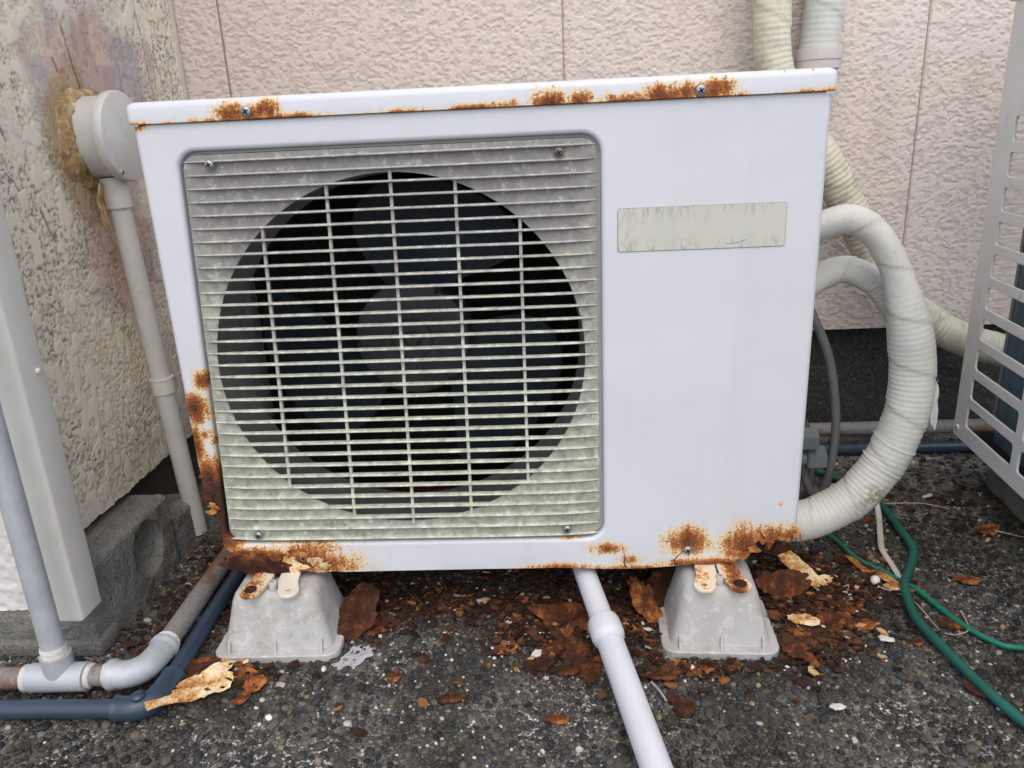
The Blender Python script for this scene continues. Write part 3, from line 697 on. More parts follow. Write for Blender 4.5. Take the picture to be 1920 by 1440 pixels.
# fan duct
CX, CZ, CR = .2935, .405, .2295
M_duct = mat_plain('duct_grey', (.17, .175, .168), .55, .2, 20, .1, 200)
V = []; F = []; n = 72; prof = [(CR+.004, .014), (CR+.002, .03), (CR-.001, .055), (CR-.004, .082), (CR+.006, .084), (CR+.03, .085)]
for r, y in prof:
    for k in range(n):
        x, z = CX+r*math.cos(2*PI*k/n), CZ+r*math.sin(2*PI*k/n); V.append((gx(x, z), y, z))
for i in range(len(prof)-1):
    for k in range(n): k2 = (k+1) % n; F.append((i*n+k, i*n+k2, (i+1)*n+k2, (i+1)*n+k))
mk('fan_duct', V, F, M_duct, ac, sharp=40)
# fan
fan_mat = mat_plain('fan_plastic', (.010, .017, .023), .55, .35, 18, .05, 200, spec=.2)
hub_mat = mat_plain('hub_plastic', (.036, .039, .043), .55, .3, 14, .1, 150, spec=.2)
RY = Matrix.Rotation(PI/2, 4, 'X')                       # local z -> -y
FX, FZ, FY = .2875, .405, .105
V, F = lathe([(.080, -.06), (.080, -.004), (.0785, .002), (.074, .005), (.03, .006), (.026, .002), (.012, .002), (.011, .006), (.007, .010), (.0005, .0105)], 44)
fan = mk('fan', xform(V, Matrix.Translation((FX, FY, FZ)) @ RY), F, hub_mat, ac, sharp=40)
for k in range(8):
    a = k*PI/4+.2; V, F = lathe([(.0035, 0), (.0035, .001), (.0022, .0012)], 10)
    mk('hub_mark', xform(V, Matrix.Translation((FX+.042*math.cos(a), FY-.0058, FZ+.042*math.sin(a))) @ RY), F, hub_mat, fan)
def blade(a0):
    V = []; F = []; nr, na = 12, 16
    for s in (0, 1):
        for i in range(nr):
            t = i/(nr-1); r = .074+(.216-.074)*t; wdt = math.radians(58+26*math.sin(t*PI*.75)); lead = math.radians(-16*t)
            for k in range(na):
                q = k/(na-1); aa = a0+lead+(q-.5)*wdt*(1-.10*t*(abs(q-.5)*2)**3); rr = r-.016*t**6*(abs(q-.5)*2)**4
                y = FY+.012-.040*(q-.5)*(1-.3*t)*-1+.010*math.sin(q*PI)+(.0015 if s else 0)
                V.append((FX+rr*math.cos(aa), y, FZ+rr*math.sin(aa)))
    H = nr*na
    for s in (0, 1):
        for i in range(nr-1):
            for k in range(na-1): f = (s*H+i*na+k, s*H+i*na+k+1, s*H+(i+1)*na+k+1, s*H+(i+1)*na+k); F.append(f if s else f[::-1])
    ring = [i for i in range(na)]+[i*na+na-1 for i in range(1, nr)]+[(nr-1)*na+k for k in range(na-2, -1, -1)]+[i*na for i in range(nr-2, 0, -1)]
    for a, b in zip(ring, ring[1:]+ring[:1]): F.append((a, b, b+H, a+H))
    mk('blade', V, F, fan_mat, fan, sharp=50)
for a in (88, -22, 208): blade(math.radians(a))
# grille plate
def mat_grille(name, light):
    g = G(name); p = g.add(g.oc, OFF); z = g.xyz(p)[2]
    n = g.noise(26, 5, .65, p); f = g.noise(330, 4, .65, p); b = g.noise(90, 4, .6, p)
    top = (.26, .25, .24); bot = (.33, .345, .275)
    alg = g.rng(g.math('ADD', z, g.math('MULTIPLY_ADD', n, .30, -.15)), .52, .30)
    c = g.mix(alg, tuple(k*light for k in top), tuple(k*light for k in bot))
    c = g.mix(g.math('MULTIPLY', g.rng(n, .5, .62, 0., .55), g.rng(z, .62, .50, 0., 1)), c, (.44*light, .46*light, .33*light))
    sp = g.vor(95, 'F1', p); spn = g.noise(16, 2, .5, p)
    c = g.mix(g.math('MULTIPLY', g.rng(sp, .34, .30), g.rng(spn, .56, .64, 0., .6)), c, (.66, .68, .64))
    c = g.mix(g.math('MULTIPLY', g.rng(b, .56, .64, 0., .5), g.rng(f, .4, .6)), c, (.64*light, .64*light, .58*light))
    c = g.mix(g.rng(b, .34, .46, .55, 0.), c, (.19, .185, .165)); n3 = g.noise(55, 5, .7, p, 1.); lowz = g.rng(z, .60, .40, .22, 1.); c = g.mix(g.math('MULTIPLY', g.rng(n3, .52, .6, 0., .4), lowz), c, (.58*light, .59*light, .52*light)); c = g.mix(g.math('MULTIPLY', g.math('MULTIPLY', g.rng(n3, .46, .38), .35), lowz), c, (.24*light, .235*light, .20*light))
    c = g.mix(g.rng(f, .70, .74, 0., .8), c, (.12, .11, .09))
    return g.done(c, .72, g.bump(g.math('ADD', f, b), .5, .0012), spec=.3)
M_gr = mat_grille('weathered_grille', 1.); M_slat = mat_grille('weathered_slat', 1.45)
circ = [(gx(CX+CR*math.cos(t), CZ+CR*math.sin(t)), CZ+CR*math.sin(t)) for t in np.linspace(0, 2*PI, 96, endpoint=False)]
bm = bmesh.new(); plate(bm, hole_loop(.0045, .022), [circ], lambda a, b: (a, .004, b), .003, (0, 1, 0))
grille = mkb('fan_grille', bm, M_gr, ac, sharp=30); bevel(grille, .0015, 2, 50)
GX0, GX1 = HX0+.0055, HX1-.0055
ZS0, PITCH, NS = .6555, .0157, 33
for i in range(NS):                                          # slats bow outwards and run into the plate at both ends
    z = ZS0-PITCH*i; V = []; F = []; n = 40; sec = 8
    for k in range(n):
        u = k/(n-1); x = GX0+(GX1-GX0)*u
        e = min(u, 1-u)*(GX1-GX0); prd = (1-math.exp(-e/.022)); pr = .0010+.0058*prd+.0015*math.sin(PI*u); th = .0006+.00070*min(1, e/.03)
        th *= 1+.10*mnoise.noise((x*60, z*90, 1)); yb = .0048
        yf = .0042-pr
        zz = z+.0003*mnoise.noise((x*8, z*40, 4)); xx = gx(x, z)
        for (yy, dz) in ((yb, th*1.15), (yf+.0018, th), (yf+.0006, th*.75), (yf, th*.25), (yf, -th*.25), (yf+.0006, -th*.75), (yf+.0018, -th), (yb, -th*1.15)): V.append((xx, yy, zz+dz))
    for k in range(n-1):
        for s in range(sec): s2 = (s+1) % sec; F.append((k*sec+s, k*sec+s2, (k+1)*sec+s2, (k+1)*sec+s))
    F.append(tuple(range(sec))[::-1]); F.append(tuple((n-1)*sec+s for s in range(sec)))
    mk('slat', V, F, M_slat, grille, sharp=50)
for x0 in (.1365, .2165, .292, .3695, .4455):              # upright bars behind the slats
    h = math.sqrt(max(0, CR**2-(x0+.002-CX)**2)); V = []; F = []
    for k in range(9):
        z = CZ-h-.003+(2*h+.006)*k/8; xx = gx(x0+.006*(1-abs(x0-CX)/.3), z)
        for (dx, y) in ((-.002, .0012), (.002, .0012), (.0018, .0068), (-.0018, .0068)): V.append((xx+dx, y, z))
    for k in range(8):
        for s in range(4): s2 = (s+1) % 4; F.append((k*4+s, k*4+s2, k*4+4+s2, k*4+4+s))
    bevel(mk('grille_bar', V, F, M_slat, grille, smooth=True, sharp=30), .0007, 2)
for (x, z, mt) in ((.0855, .652, M_screw), (.4955, .648, mat_plain('screw_dark', (.16, .14, .11), .5, .2, 300, .3, 600, metal=.5)), (.070, .1605, M_screw), (.4945, .162, M_screw)): screw(grille, (x, -.0022, z), (0, -1, 0), .0058, mt, .45)
# blank weathered name label
def mat_label():
    g = G('cracked_label'); p = g.add(g.oc, OFF); s = g.scl(p, (1, 1, .42)); n = g.noise(22, 4, .6, g.add(s, (0, 0, 0)))
    dv = g.N.new('ShaderNodeVectorMath'); dv.operation = 'ADD'; g.put(dv.inputs[0], s)
    nn = g.N.new('ShaderNodeTexNoise'); nn.inputs['Scale'].default_value = 30; g.put(nn.inputs['Vector'], p)
    sc = g.scl(nn.outputs['Color'], (.012, 0, .012)); g.put(dv.inputs[1], sc)
    v = g.vor(58, 'DISTANCE_TO_EDGE', dv.outputs[0]); msk = g.noise(26, 2, .5, p)
    px = g.xyz(p); ez = g.math('ABSOLUTE', g.math('SUBTRACT', px[2], .5565)); ex = g.math('ABSOLUTE', g.math('SUBTRACT', px[0], .66))
    rim = g.math('MAXIMUM', g.rng(ez, .006, .02), g.rng(ex, .055, .09))
    ck = g.math('MULTIPLY', g.rng(v, .0, .014, 1., 0.), g.math('MULTIPLY', g.rng(msk, .45, .52), rim))
    for sc_, off_ in ((48, 0.), (75, .4)):
        vl = g.noise(sc_, 2, .5, g.add(g.scl(p, (1, 1, .10)), (off_, 0, 0))); ln = g.rng(g.math('ABSOLUTE', g.math('SUBTRACT', vl, .5)), .0, .013, 1., 0.)
        ck = g.math('MAXIMUM', ck, g.math('MULTIPLY', ln, g.math('MULTIPLY', g.rng(ez, .008, .022), g.rng(g.noise(35, 2, .5, g.add(p, (off_, 0, 0))), .42, .5))))
    c = g.mix(g.rng(n, .3, .7), (.53, .53, .45), (.58, .57, .50)); st = g.noise(70, 3, .6, g.scl(p, (1, 1, .12)))
    c = g.mix(g.rng(st, .55, .7, 0., .35), c, (.47, .455, .42)); c = g.mix(g.math('MULTIPLY', ck, .7), c, (.24, .225, .2))
    d = g.length(g.scl(g.add(p, (-.712, 0, -.5435)), (70, 0, 60))); bl = g.noise(180, 3, .6, p)
    c = g.mix(g.math('MULTIPLY', g.rng(d, 1., .2), g.rng(bl, .45, .6, 0., .7)), c, (.42, .52, .62))
    return g.done(c, .5, g.bump(st, .3, .001))
bm = bmesh.new(); plate(bm, rrect(.563, .757, .5315, .5815, .003, 4), [], lambda a, b: (a, -.0012, b), .0011, (0, 1, 0))
lab = mkb('name_label', bm, mat_label(), ac, smooth=False)
M_lrim = mat_plain('label_rim', (.28, .27, .25), .7)
V, F = sweep([(x, -.0007, z) for x, z in rrect(.5628, .7572, .5313, .5817, .003, 4)+[rrect(.5628, .7572, .5313, .5817, .003, 4)[0]]], .00035, 6); mk('label_rim', V, F, M_lrim, lab)
M_blue = mat_plain('pen_blue', (.2, .34, .52), .6)
V, F = sweep(catmull([(.690, -.00125, .5365), (.702, -.00125, .5375), (.713, -.00125, .5405)], .002), .00045, 6); mk('blue_scratch', V, F, M_blue, lab)
# cracks in the enamel near the lower right
for pts in ([(.571, .122), (.572, .114), (.5705, .108), (.573, .101)], [(.650, .125), (.643, .117), (.638, .111), (.6405, .104)], [(.72, .118), (.728, .122), (.735, .124), (.742, .130)], [(.745, .155), (.752, .149), (.757, .141)]):
    V, F = sweep([(x, -.00005, z) for x, z in pts], np.linspace(.0004, .0011, len(pts)), 6); mk('crack', V, F, M_dark, panel)
# lifted paint and rust scales on the panel edge
pl_ = [(.728, .120, .011, M_salmon), (.744, .127, .009, M_salmon), (.762, .139, .007, M_salmon), (.781, .143, .008, M_salmon), (.795, .148, .006, M_salmon), 
       (.105, .121, .014, M_flake_pale), (.118, .109, .013, M_flake_pale), (.143, .118, .015, M_flake_pale), (.155, .112, .011, M_flake_pale), (.092, .113, .010, M_rust_pale), (.07, .118, .020, M_rust_dark), (.045, .112, .020, M_rust_dark), (.085, .107, .018, M_rust_dark), (.055, .123, .016, M_rust_dark), (.03, .115, .015, M_rust_dark), (.088, .126, .012, M_rust), (.12, .131, .010, M_rust_pale),
       (.010, .222, .010, M_rust_dark), (.014, .207, .008, M_salmon), (.011, .250, .008, M_rust_dark), (.012, .198, .007, M_rust_pale)]
for k, (x, z, s, mt) in enumerate(pl_):
    shard('rust_scale', (x, -.0022-random.uniform(0, .002), z), s, random.choice((10, 12, 14)), mt, .0008, random.uniform(-.35, .35), (PI/2+random.uniform(-.12, .12), random.uniform(-.1, .1), random.uniform(-.1, .1)), panel, random.uniform(.4, .75), 40+k, .6, crumple=.45)
for k in range(20):                                       # ragged rust hanging below the two rotten corners
    x = random.uniform(.03, .15) if k % 2 else random.uniform(.66, .80); z = .098 if x < .5 else random.uniform(.092, .106)
    shard('rust_scale', (x, random.uniform(.004, .03) if x < .5 else random.uniform(.03, .07), z), random.uniform(.010, .022), 7, random.choice((M_rust_dark, M_rust, M_rust_dark)), .0015, .4, (random.uniform(.6, 1.7), random.uniform(-.5, .5), random.uniform(-.6, .6)), panel, .55, 90+k, .4)
# mounting lugs on the support blocks
M_lug = rust_paint('lug_enamel', None, [(.060, .0, .022, .5, .55), (.714, 0, .02, .5, .8), (.672, .0, .02, .5, .35)], paint=(.72, .66, .55), off=OFF)
def lug(x, slant, rusty):
    bm = bmesh.new(); hole = [(x+slant*.004+.0036*math.cos(t), -.040+.0036*math.sin(t)) for t in np.linspace(0, 2*PI, 14, endpoint=False)]
    pts = []
    for k in range(15): t = PI+PI*k/14; pts.append((x+slant*.004+.0145*math.cos(t), -.041+.0145*math.sin(t)))
    pts += [(x+.0135-slant*.003, -.02), (x+.012-slant*.006, .03), (x-.014-slant*.006, .03), (x-.0145-slant*.003, -.02)]
    plate(bm, pts, [] if rusty else [hole], lambda a, b: (a, b, .0935+.10*(b+.03 if b > -.03 else 0)), .005, (0, 0, 1))
    o = mkb('mounting_lug', bm, M_lug, ac, sharp=35); bevel(o, .001, 2, 50)
    if rusty:
        V, F = lathe([(.0085, 0), (.0085, .0008), (.0055, .001), (.005, .0035), (.0015, .0045)], 14); mk('lug_bolt', xform(V, Matrix.Translation((x+slant*.004, -.040, .0986))), F, M_rust_dark, ac)
lug(.067, -1, True); lug(.112, 1, False); lug(.676, -1, False); lug(.714, 1, True)
M_verd = mat_plain('verdigris', (.05, .085, .07), .7, .5, 70, .6, 200)
tube('copper_stub', [(.0105, .035, .178), (.012, .034, .165), (.0125, .034, .150), (.011, .036, .138)], lambda t: .0095*np.sqrt(np.clip(1-(2*t-1)**6, .02, 1)), M_verd, ac, seg=16)
# valves and leads at the right hand side
M_valve = mat_plain('valve_grey', (.10, .115, .125), .5, .15, 40, .2, 200)
vp = thing('service_valve', (.86, .19, .16), 'grey hexagonal service valves behind the right edge of the unit', 'valve')
for (x, z, y) in ((.868, .205, .185), (.884, .172, .19)):
    V, F = lathe([(.017, -.018), (.0195, -.016), (.0195, .010), (.017, .012)], 6); mk('hex_nut', xform(V, Matrix.Translation((x, y, z)) @ RX), F, M_valve, vp, smooth=False)
    V, F = lathe([(.013, -.07), (.013, -.017)], 20); mk('valve_body', xform(V, Matrix.Translation((x, y, z)) @ RX), F, M_valve, vp, sharp=40)
M_cable = mat_plain('grey_cable', (.115, .118, .12), .55, .15, 40)
o = tube('power_cable', [(.82, .2, .47), (.862, .2, .40), (.893, .2, .33), (.908, .2, .26), (.913, .2, .20), (.908, .2, .13), (.898, .2, .104), (.884, .2, .106), (.872, .2, .135), (.862, .19, .17)], .0066, M_cable, base=(.9, .2, .1), seg=14); tag(o, 'dark grey cable looping down behind the right edge of the unit', 'cable')
M_cable2 = mat_plain('brown_cable', (.10, .085, .068), .7, .3, 60)
o = tube('drain_lead', [(.84, .25, .30), (.86, .25, .25), (.885, .25, .20), (.905, .25, .165), (.90, .25, .13), (.89, .23, .10), (.87, .22, .085)], .0058, M_cable2, base=(.87, .25, .1), seg=12); tag(o, 'thin dirty brown cable beside the grey valves', 'cable')

# ------------------------------------------------------------------ support blocks
def mat_plasticblock():
    g = G('weathered_plastic'); n = g.noise(20, 5, .6); f = g.noise(240, 4, .65); b = g.noise(65, 4, .6); z = g.xyz(g.oc)[2]
    c = g.mix(g.rng(n, .35, .65), (.42, .40, .37), (.47, .465, .45)); c = g.mix(g.rng(b, .56, .66, 0., .65), c, (.60, .60, .57)); c = g.mix(g.math('MULTIPLY', g.orand(), g.rng(b, .36, .46, .55, 0.)), c, (.25, .27, .2))
    sp = g.vor(75); c = g.mix(g.math('MULTIPLY', g.rng(g.math('ADD', sp, g.math('MULTIPLY_ADD', f, .3, -.15)), .22, .14), .35), c, (.62, .62, .59))
    return g.done(c, .65, g.bump(g.math('ADD', f, b), .35, .0012))
M_pb = mat_plasticblock()
def support(x0, x1, label, ang, chip):
    xm = (x0+x1)/2; root = thing('support_block', (xm, .0, 0), label, 'support block', 'plastic support blocks under the unit')
    y0, y1 = -.054, .06
    V, F = loft([(.0, x0-.011, x1+.011, y0-.012, y1+.012, .02), (.0088, x0-.011, x1+.011, y0-.012, y1+.012, .02), (.0103, x0-.0095, x1+.0095, y0-.0105, y1+.0105, .0185), (.0104, x0+.002, x1-.002, y0+.002, y1, .015)], 6)
    fl = mk('flange', V, F, M_pb, root, sharp=40)
    s = .017
    V, F = loft([(.0106, x0, x1, y0, y1, .016), (.045, x0+.5*s, x1-.5*s, y0+.006, y1-.006, .017), (.076, x0+.92*s, x1-.92*s, y0+.011, y1-.01, .018), (.084, x0+s+.002, x1-s-.002, y0+.0135, y1-.012, .017), (.089, x0+s+.006, x1-s-.006, y0+.018, y1-.015, .014), (.0910, x0+s+.012, x1-s-.012, y0+.024, y1-.02, .01)], 6)
    mk('body', V, F, M_pb, root, sharp=50)
    for x in (x0+.012, xm, x1-.012):
        V, F = loft([(.0098, x-.0016, x+.0016, y0-.008, y0+.006, .0012), (.026, x-.0012, x+.0012, y0+.0, y0+.008, .001)], 2); mk('rib', V, F, M_pb, root, sharp=40)
    V, F = lathe([(.0052, 0), (.0052, .014), (.0044, .015), (.003, .015), (.003, .010), (.0005, .010)], 16); mk('peg', xform(V, Matrix.Translation((xm-.001, -.028, .089))), F, M_pb, root, sharp=40)
    root.rotation_euler.z = ang; return root
support(.014, .166, 'clean grey plastic support block under the left end beside the pipes', .02, 0)
support(.630, .762, 'lichen stained grey plastic support block under the right end of the unit', -.04, 1)

# ------------------------------------------------------------------ drain pipe
M_drain = mat_plain('white_pvc', (.61, .61, .635), .4, .04, 15, .04, 200, spots=(120, .7, (.4, .38, .36), .4))
dp = thing('drain_pipe', (.55, -.1, 0), 'pale lavender white plastic drain pipe slanting out from under the unit', 'drain pipe')
A_, B_ = Vector((.508, .075, .085)), Vector((.596, -.36, .017)); D_ = (B_-A_)
def at(t): return tuple(A_+D_*t)
tube('pipe', [at(-.1), at(.36)], .0152, M_drain, dp, seg=32, curve=False)
tube('coupling', [at(.33), at(.333), at(.338), at(.36), at(.385), at(.392), at(.40), at(.408), at(.413)], np.array([.0165, .0205, .0212, .0215, .0215, .0210, .0195, .0180, .0175]), M_drain, dp, seg=36, curve=False)
tube('pipe', [at(.41), at(1.3)], .0172, M_drain, dp, seg=32, curve=False)

# ------------------------------------------------------------------ wrapped refrigerant hoses
def mat_wrap(name, c0, c1, moss=0., patch=None):
    g = G(name); n = g.noise(16, 4, .6); f = g.noise(140, 4, .65); c = g.mix(g.rng(n, .3, .7), c0, c1)
    c = g.mix(g.rng(f, .62, .72, 0., .35), c, tuple(k*.45 for k in c0))
    if moss: m = g.noise(24, 4, .65); c = g.mix(g.math('MULTIPLY', g.rng(m, .52, .66), moss), c, (.20, .21, .09))
    if patch:
        d = g.length(g.scl(g.add(g.oc, (-patch[0], -patch[1], -patch[2])), (1/patch[3],)*3)); m = g.noise(90, 5, .7)
        c = g.mix(g.math('MULTIPLY', g.rng(d, 1., .35), g.rng(m, .42, .56, 0., .8)), c, (.19, .21, .07))
        gr = g.noise(7, 4, .6); c = g.mix(g.rng(gr, .48, .66, 0., .4), c, tuple(k*.72 for k in c0))
    return g.done(c, .55, g.bump(f, .12, .001))
M_wrap = mat_wrap('vinyl_wrap', (.58, .58, .525), (.65, .65, .60), 0., (.095, -.05, .09, .035)); M_wrap_y = mat_wrap('yellowed_wrap', (.60, .575, .43), (.68, .65, .51), .45); M_wrap_g = mat_wrap('greyed_wrap', (.53, .535, .485), (.59, .595, .545))
def hose(name, pts, rad, mat, parent=None, base=None, ridge=.00028, per=.0078, lap=.06, seg=28, phase=0.):
    P = catmull(pts, .0016); L = np.concatenate([[0], np.cumsum(np.linalg.norm(np.diff(P, axis=0), axis=1))]); t = L/L[-1]
    th = np.linspace(0, 2*PI, seg, endpoint=False)[None]
    R = (rad(t) if callable(rad) else np.full(len(P), rad))[:, None]
    am = .55+.45*np.sin(L*37+phase)[:, None]*np.cos(th+L[:, None]*11)
    rr = ridge*np.sin(2*PI*L/per)[:, None]*np.clip(am+.3, .15, 1.2)*(.35+.65*sst(.3, .6, t))[:, None]
    sp = ((L[:, None]+lap*(th+phase)/(2*PI)) % lap)/lap
    R2 = R+rr+.0016*sp+.0007*np.sin(3*th+L[:, None]*25+phase)*np.sin(L[:, None]*19)+.0003*(fbm(L[:, None]*90+0*th, th*2.2, 2, 7)-.5)*2
    V, F = sweep(P, R2, seg); return mk(name, V, F, mat, parent, base, sharp=75)
hb = thing('wrapped_pipe_bundle', (.85, .15, .05), 'beige tape wrapped pipe loop bulging out beside the right end of the unit', 'pipe bundle')
hose('wrapped_pipe', [(.79, .18, .47), (.82, .165, .512), (.853, .152, .534), (.888, .148, .540), (.925, .145, .515), (.952, .142, .468), (.970, .14, .415), (.985, .14, .355), (.990, .14, .295), (.982, .14, .235), (.960, .14, .178), (.925, .14, .130), (.885, .14, .102), (.845, .14, .090), (.79, .14, .088)],
     lambda t: .0188+.0108*sst(.30, .46, t), M_wrap, hb, lap=.075)
hose('wrapped_pipe', [(.78, .22, .36), (.83, .21, .415), (.872, .203, .452), (.910, .20, .461), (.950, .198, .44), (.982, .19, .395), (1.004, .175, .33), (1.008, .165, .27)], lambda t: .0188-.006*sst(.8, 1, t), M_wrap, hb, lap=.06, phase=2.)
M_tag = mat_plain('white_tape_end', (.72, .71, .68), .6)
shard('tape_tail', (1.022, .135, .272), .036, 6, M_tag, .0012, .25, (PI/2-.2, 1.45, .35), hb, .28, 71, .18)
def band(c, nrm, r):
    V, F = lathe([(r, -.0006), (r+.0012, 0), (r, .0006)], 30, False); q = Vector(nrm).to_track_quat('Z', 'Y').to_matrix().to_4x4(); mk('tape_edge', xform(V, Matrix.Translation(Vector(c)) @ q), F, M_tag, hb)
band((.9765, .14, .216), (-.45, .1, -1), .0312); band((.962, .14, .182), (-.62, .1, -1), .0312)
o = hose('wrapped_hose', [(.866, .575, 1.5), (.872, .575, 1.1), (.878, .575, .88), (.888, .575, .76), (.925, .575, .68), (.985, .575, .60), (1.045, .575, .50), (1.10, .575, .405), (1.16, .572, .325), (1.235, .565, .27), (1.31, .56, .235), (1.42, .55, .21)], .031, M_wrap_y, base=(1.1, .57, .3), lap=.11, ridge=.0005, per=.0098)
tag(o, 'yellowed mossy tape wrapped hose running diagonally down the back wall', 'hose')
vh = thing('wrapped_riser', (.96, .6, .3), 'grey green tape wrapped riser with a pinkish clamp behind the right corner', 'hose')
hose('wrapped_pipe', [(.987, .60, 1.5), (.981, .60, 1.0), (.976, .60, .86), (.971, .60, .74), (.962, .60, .62), (.945, .60, .54), (.90, .60, .47), (.82, .59, .44)], .033, M_wrap_g, vh, lap=.10, ridge=.00022, per=.010)
M_clamp = mat_plain('pinkish_pvc', (.60, .54, .51), .5, .05)
V, F = lathe([(.035, -.019), (.0385, -.018), (.039, -.004), (.0405, -.003), (.041, .003), (.0405, .016), (.036, .017)], 36, False); mk('pipe_clamp', xform(V, Matrix.Translation((.9725, .60, .770))), F, M_clamp, vh, sharp=40)

# ------------------------------------------------------------------ second unit at the right edge
AX, AY = 1.223, .45; dS = Vector((-.0915, -.9958, 0)); nO = Vector((-.9958, .0915, 0))   # along the guard, outward
def rp(s, z, out=0.): return tuple(Vector((AX, AY, z))+dS*s+nO*out)
M_guard = mat_plain('grey_guard', (.78, .775, .765), .5, .05, 14, .1, 300, spots=(34, .66, (.40, .36, .28), .4))
ru = thing('neighbour_unit', rp(.3, .075, -.15), 'grey slotted coil guard of a second outdoor unit at the right edge', 'air conditioner')
bm = bmesh.new(); holes = []
for cidx in range(4):
    s0 = .046+.192*cidx
    for k in range(10): z0 = .129+.0547*k; holes.append(rrect(s0+ .0015*k, s0+.170+.0015*k, z0, z0+.0375, .006, 3))
plate(bm, rrect(0, .84, .099, .829, .006, 3), holes, lambda a, b: rp(a, b), .004, -nO)
gd = mkb('guard', bm, M_guard, ru, sharp=30); bevel(gd, .0016, 2, 50)
bm = bmesh.new()
for (s0, s1, o0, o1, z0, z1) in ((0.0002, .004, -.0042, -.022, .0995, .8285),):
    pts = [rp(s, z, o_) for z in (z0, z1) for (s, o_) in ((s0, o0), (s1, o0), (s1, o1), (s0, o1))]
    v = [bm.verts.new(p) for p in pts]
    for f in ((0,3,2,1),(4,5,6,7),(0,1,5,4),(1,2,6,5),(2,3,7,6),(3,0,4,7)): bm.faces.new([v[i] for i in f])
mkb('guard_return', bm, M_guard, ru, smooth=False)
def slab(name, s0, s1, o0, o1, z0, z1, mat, bev=0.):
    bm = bmesh.new(); v = [bm.verts.new(rp(s, z, o_)) for z in (z0, z1) for (s, o_) in ((s0, o0), (s1, o0), (s1, o1), (s0, o1))]
    for f in ((0,3,2,1),(4,5,6,7),(0,1,5,4),(1,2,6,5),(2,3,7,6),(3,0,4,7)): bm.faces.new([v[i] for i in f])
    o = mkb(name, bm, mat, ru, smooth=False)
    if bev: bevel(o, bev)
    return o
slab('top_cover', -.012, .86, .006, -.34, .8305, .845, M_guard, .004)
def mat_coil():
    g = G('coil_fins'); w_ = g.N.new('ShaderNodeTexWave'); w_.bands_direction = 'Y'; g.put(w_.inputs['Vector'], g.oc); w_.inputs['Scale'].default_value = 130; w_.inputs['Distortion'].default_value = 1.5
    n = g.noise(20, 5, .65, g.scl(g.oc, (1, 1, .3))); c = g.mix(g.rng(n, .35, .65), (.08, .17, .23), (.28, .42, .48)); c = g.mix(g.math('MULTIPLY', w_.outputs['Fac'], .6), c, (.04, .07, .09))
    return g.done(c, .5, g.bump(w_.outputs['Fac'], .8, .002), .2)
slab('coil', .058, .82, -.045, -.075, .105, .82, mat_coil())
M_strut = mat_plain('grey_strut', (.3, .305, .31), .5, .1)
slab('strut', .018, .05, -.055, -.075, .12, .82, M_strut, .003); slab('strut', .03, .038, -.050, -.0545, .12, .82, M_strut, .002)
slab('base_pan', .01, .83, -.012, -.33, .1, .106, M_black)
slab('side_panel', .836, .84, -.006, -.33, .1065, .8300, M_guard)
slab('far_frame', -.0, .83, -.325, -.33, .106, .30, M_black)
bm = bmesh.new(); v = [bm.verts.new(rp(s, z, o_)) for z in (0, .097) for (s, o_) in ((.02, -.06), (.52, -.06), (.52, -.18), (.02, -.18))]
for f in ((0,3,2,1),(4,5,6,7),(0,1,5,4),(1,2,6,5),(2,3,7,6),(3,0,4,7)): bm.faces.new([v[i] for i in f])
o = mkb('plinth', bm, M_conc, base=rp(.27, 0, -.12), smooth=False); bevel(o, .006); tag(o, 'dark concrete plinth under the second unit at the right', 'plinth')
screw(gd, rp(.018, .117, .0), tuple(nO), .0055, M_guard)

# ------------------------------------------------------------------ cords and small litter on the right
M_hosed = mat_plain('green_hose', (.014, .11, .082), .45, .25, 12, .08, 200)
M_green = mat_plain('green_cord', (.01, .17, .10), .4, .12, 20)
def ztop(x, y): return .0045
o = tube('green_hose', [(.96, .50, .012), (.99, .482, .012), (1.03, .421, .012), (1.054, .334, .012), (1.051, .239, .012), (1.044, .18, .012), (1.012, .12, .013), (.987, .078, .014), (.971, .007, .012), (.976, -.051, .012), (.987, -.123, .012), (1.004, -.193, .012), (1.05, -.33, .012), (1.1, -.5, .012)], .0066, M_hosed, base=(1, .1, 0), seg=16); tag(o, 'thick dark green hose snaking forward from behind the pipe loop', 'hose')
o = tube('thin_green_cord', [(.90, .30, .008), (.936, .231, .008), (.949, .172, .007), (.965, .14, .008), (.979, .122, .008)], .0037, M_green, base=(.94, .2, 0), seg=12); tag(o, 'short thin bright green cord vanishing under the pipe loop', 'cord')  # thin green cord rather than wire, as is the piece below
o = tube('thin_green_cord', [(.972, .135, .008), (.99, .10, .008), (1.005, .075, .008), (1.024, .004, .008), (1.049, -.043, .008), (1.081, -.057, .008), (1.2, -.06, .008)], .0040, M_green, base=(1.03, 0, 0), seg=12); tag(o, 'thin bright green cord crossing under the thick hose to the right edge', 'cord')
M_strap = mat_plain('ivory_strap', (.56, .53, .45), .6, .08)
o = tube('ivory_strap', [(1.036, .31, .03), (1.034, .29, .014), (1.015, .235, .009), (.999, .187, .010), (.997, .145, .008), (.993, .098, .008)], .0048, M_strap, base=(1, .2, 0), seg=10, sq=(1, .5)); tag(o, 'flat ivory cable running from the pipe loop to the green cords', 'cable')
M_twig = mat_plain('dry_twig', (.42, .36, .28), .85, .2, 90)
def twig(pts, r, label, z=.008):
    P = [(x, y, z+random.uniform(-.001, .003)) for x, y in pts]
    o = tube('twig', P, lambda t: r*(1-.5*t), M_twig, base=P[0], seg=8, step=.006); tag(o, label, 'twig', 'dry twigs on the ground')
twig([(1.062, .341), (1.10, .347), (1.132, .343), (1.168, .321)], .0013, 'long thin dry twig on the dark ground behind the green hose')
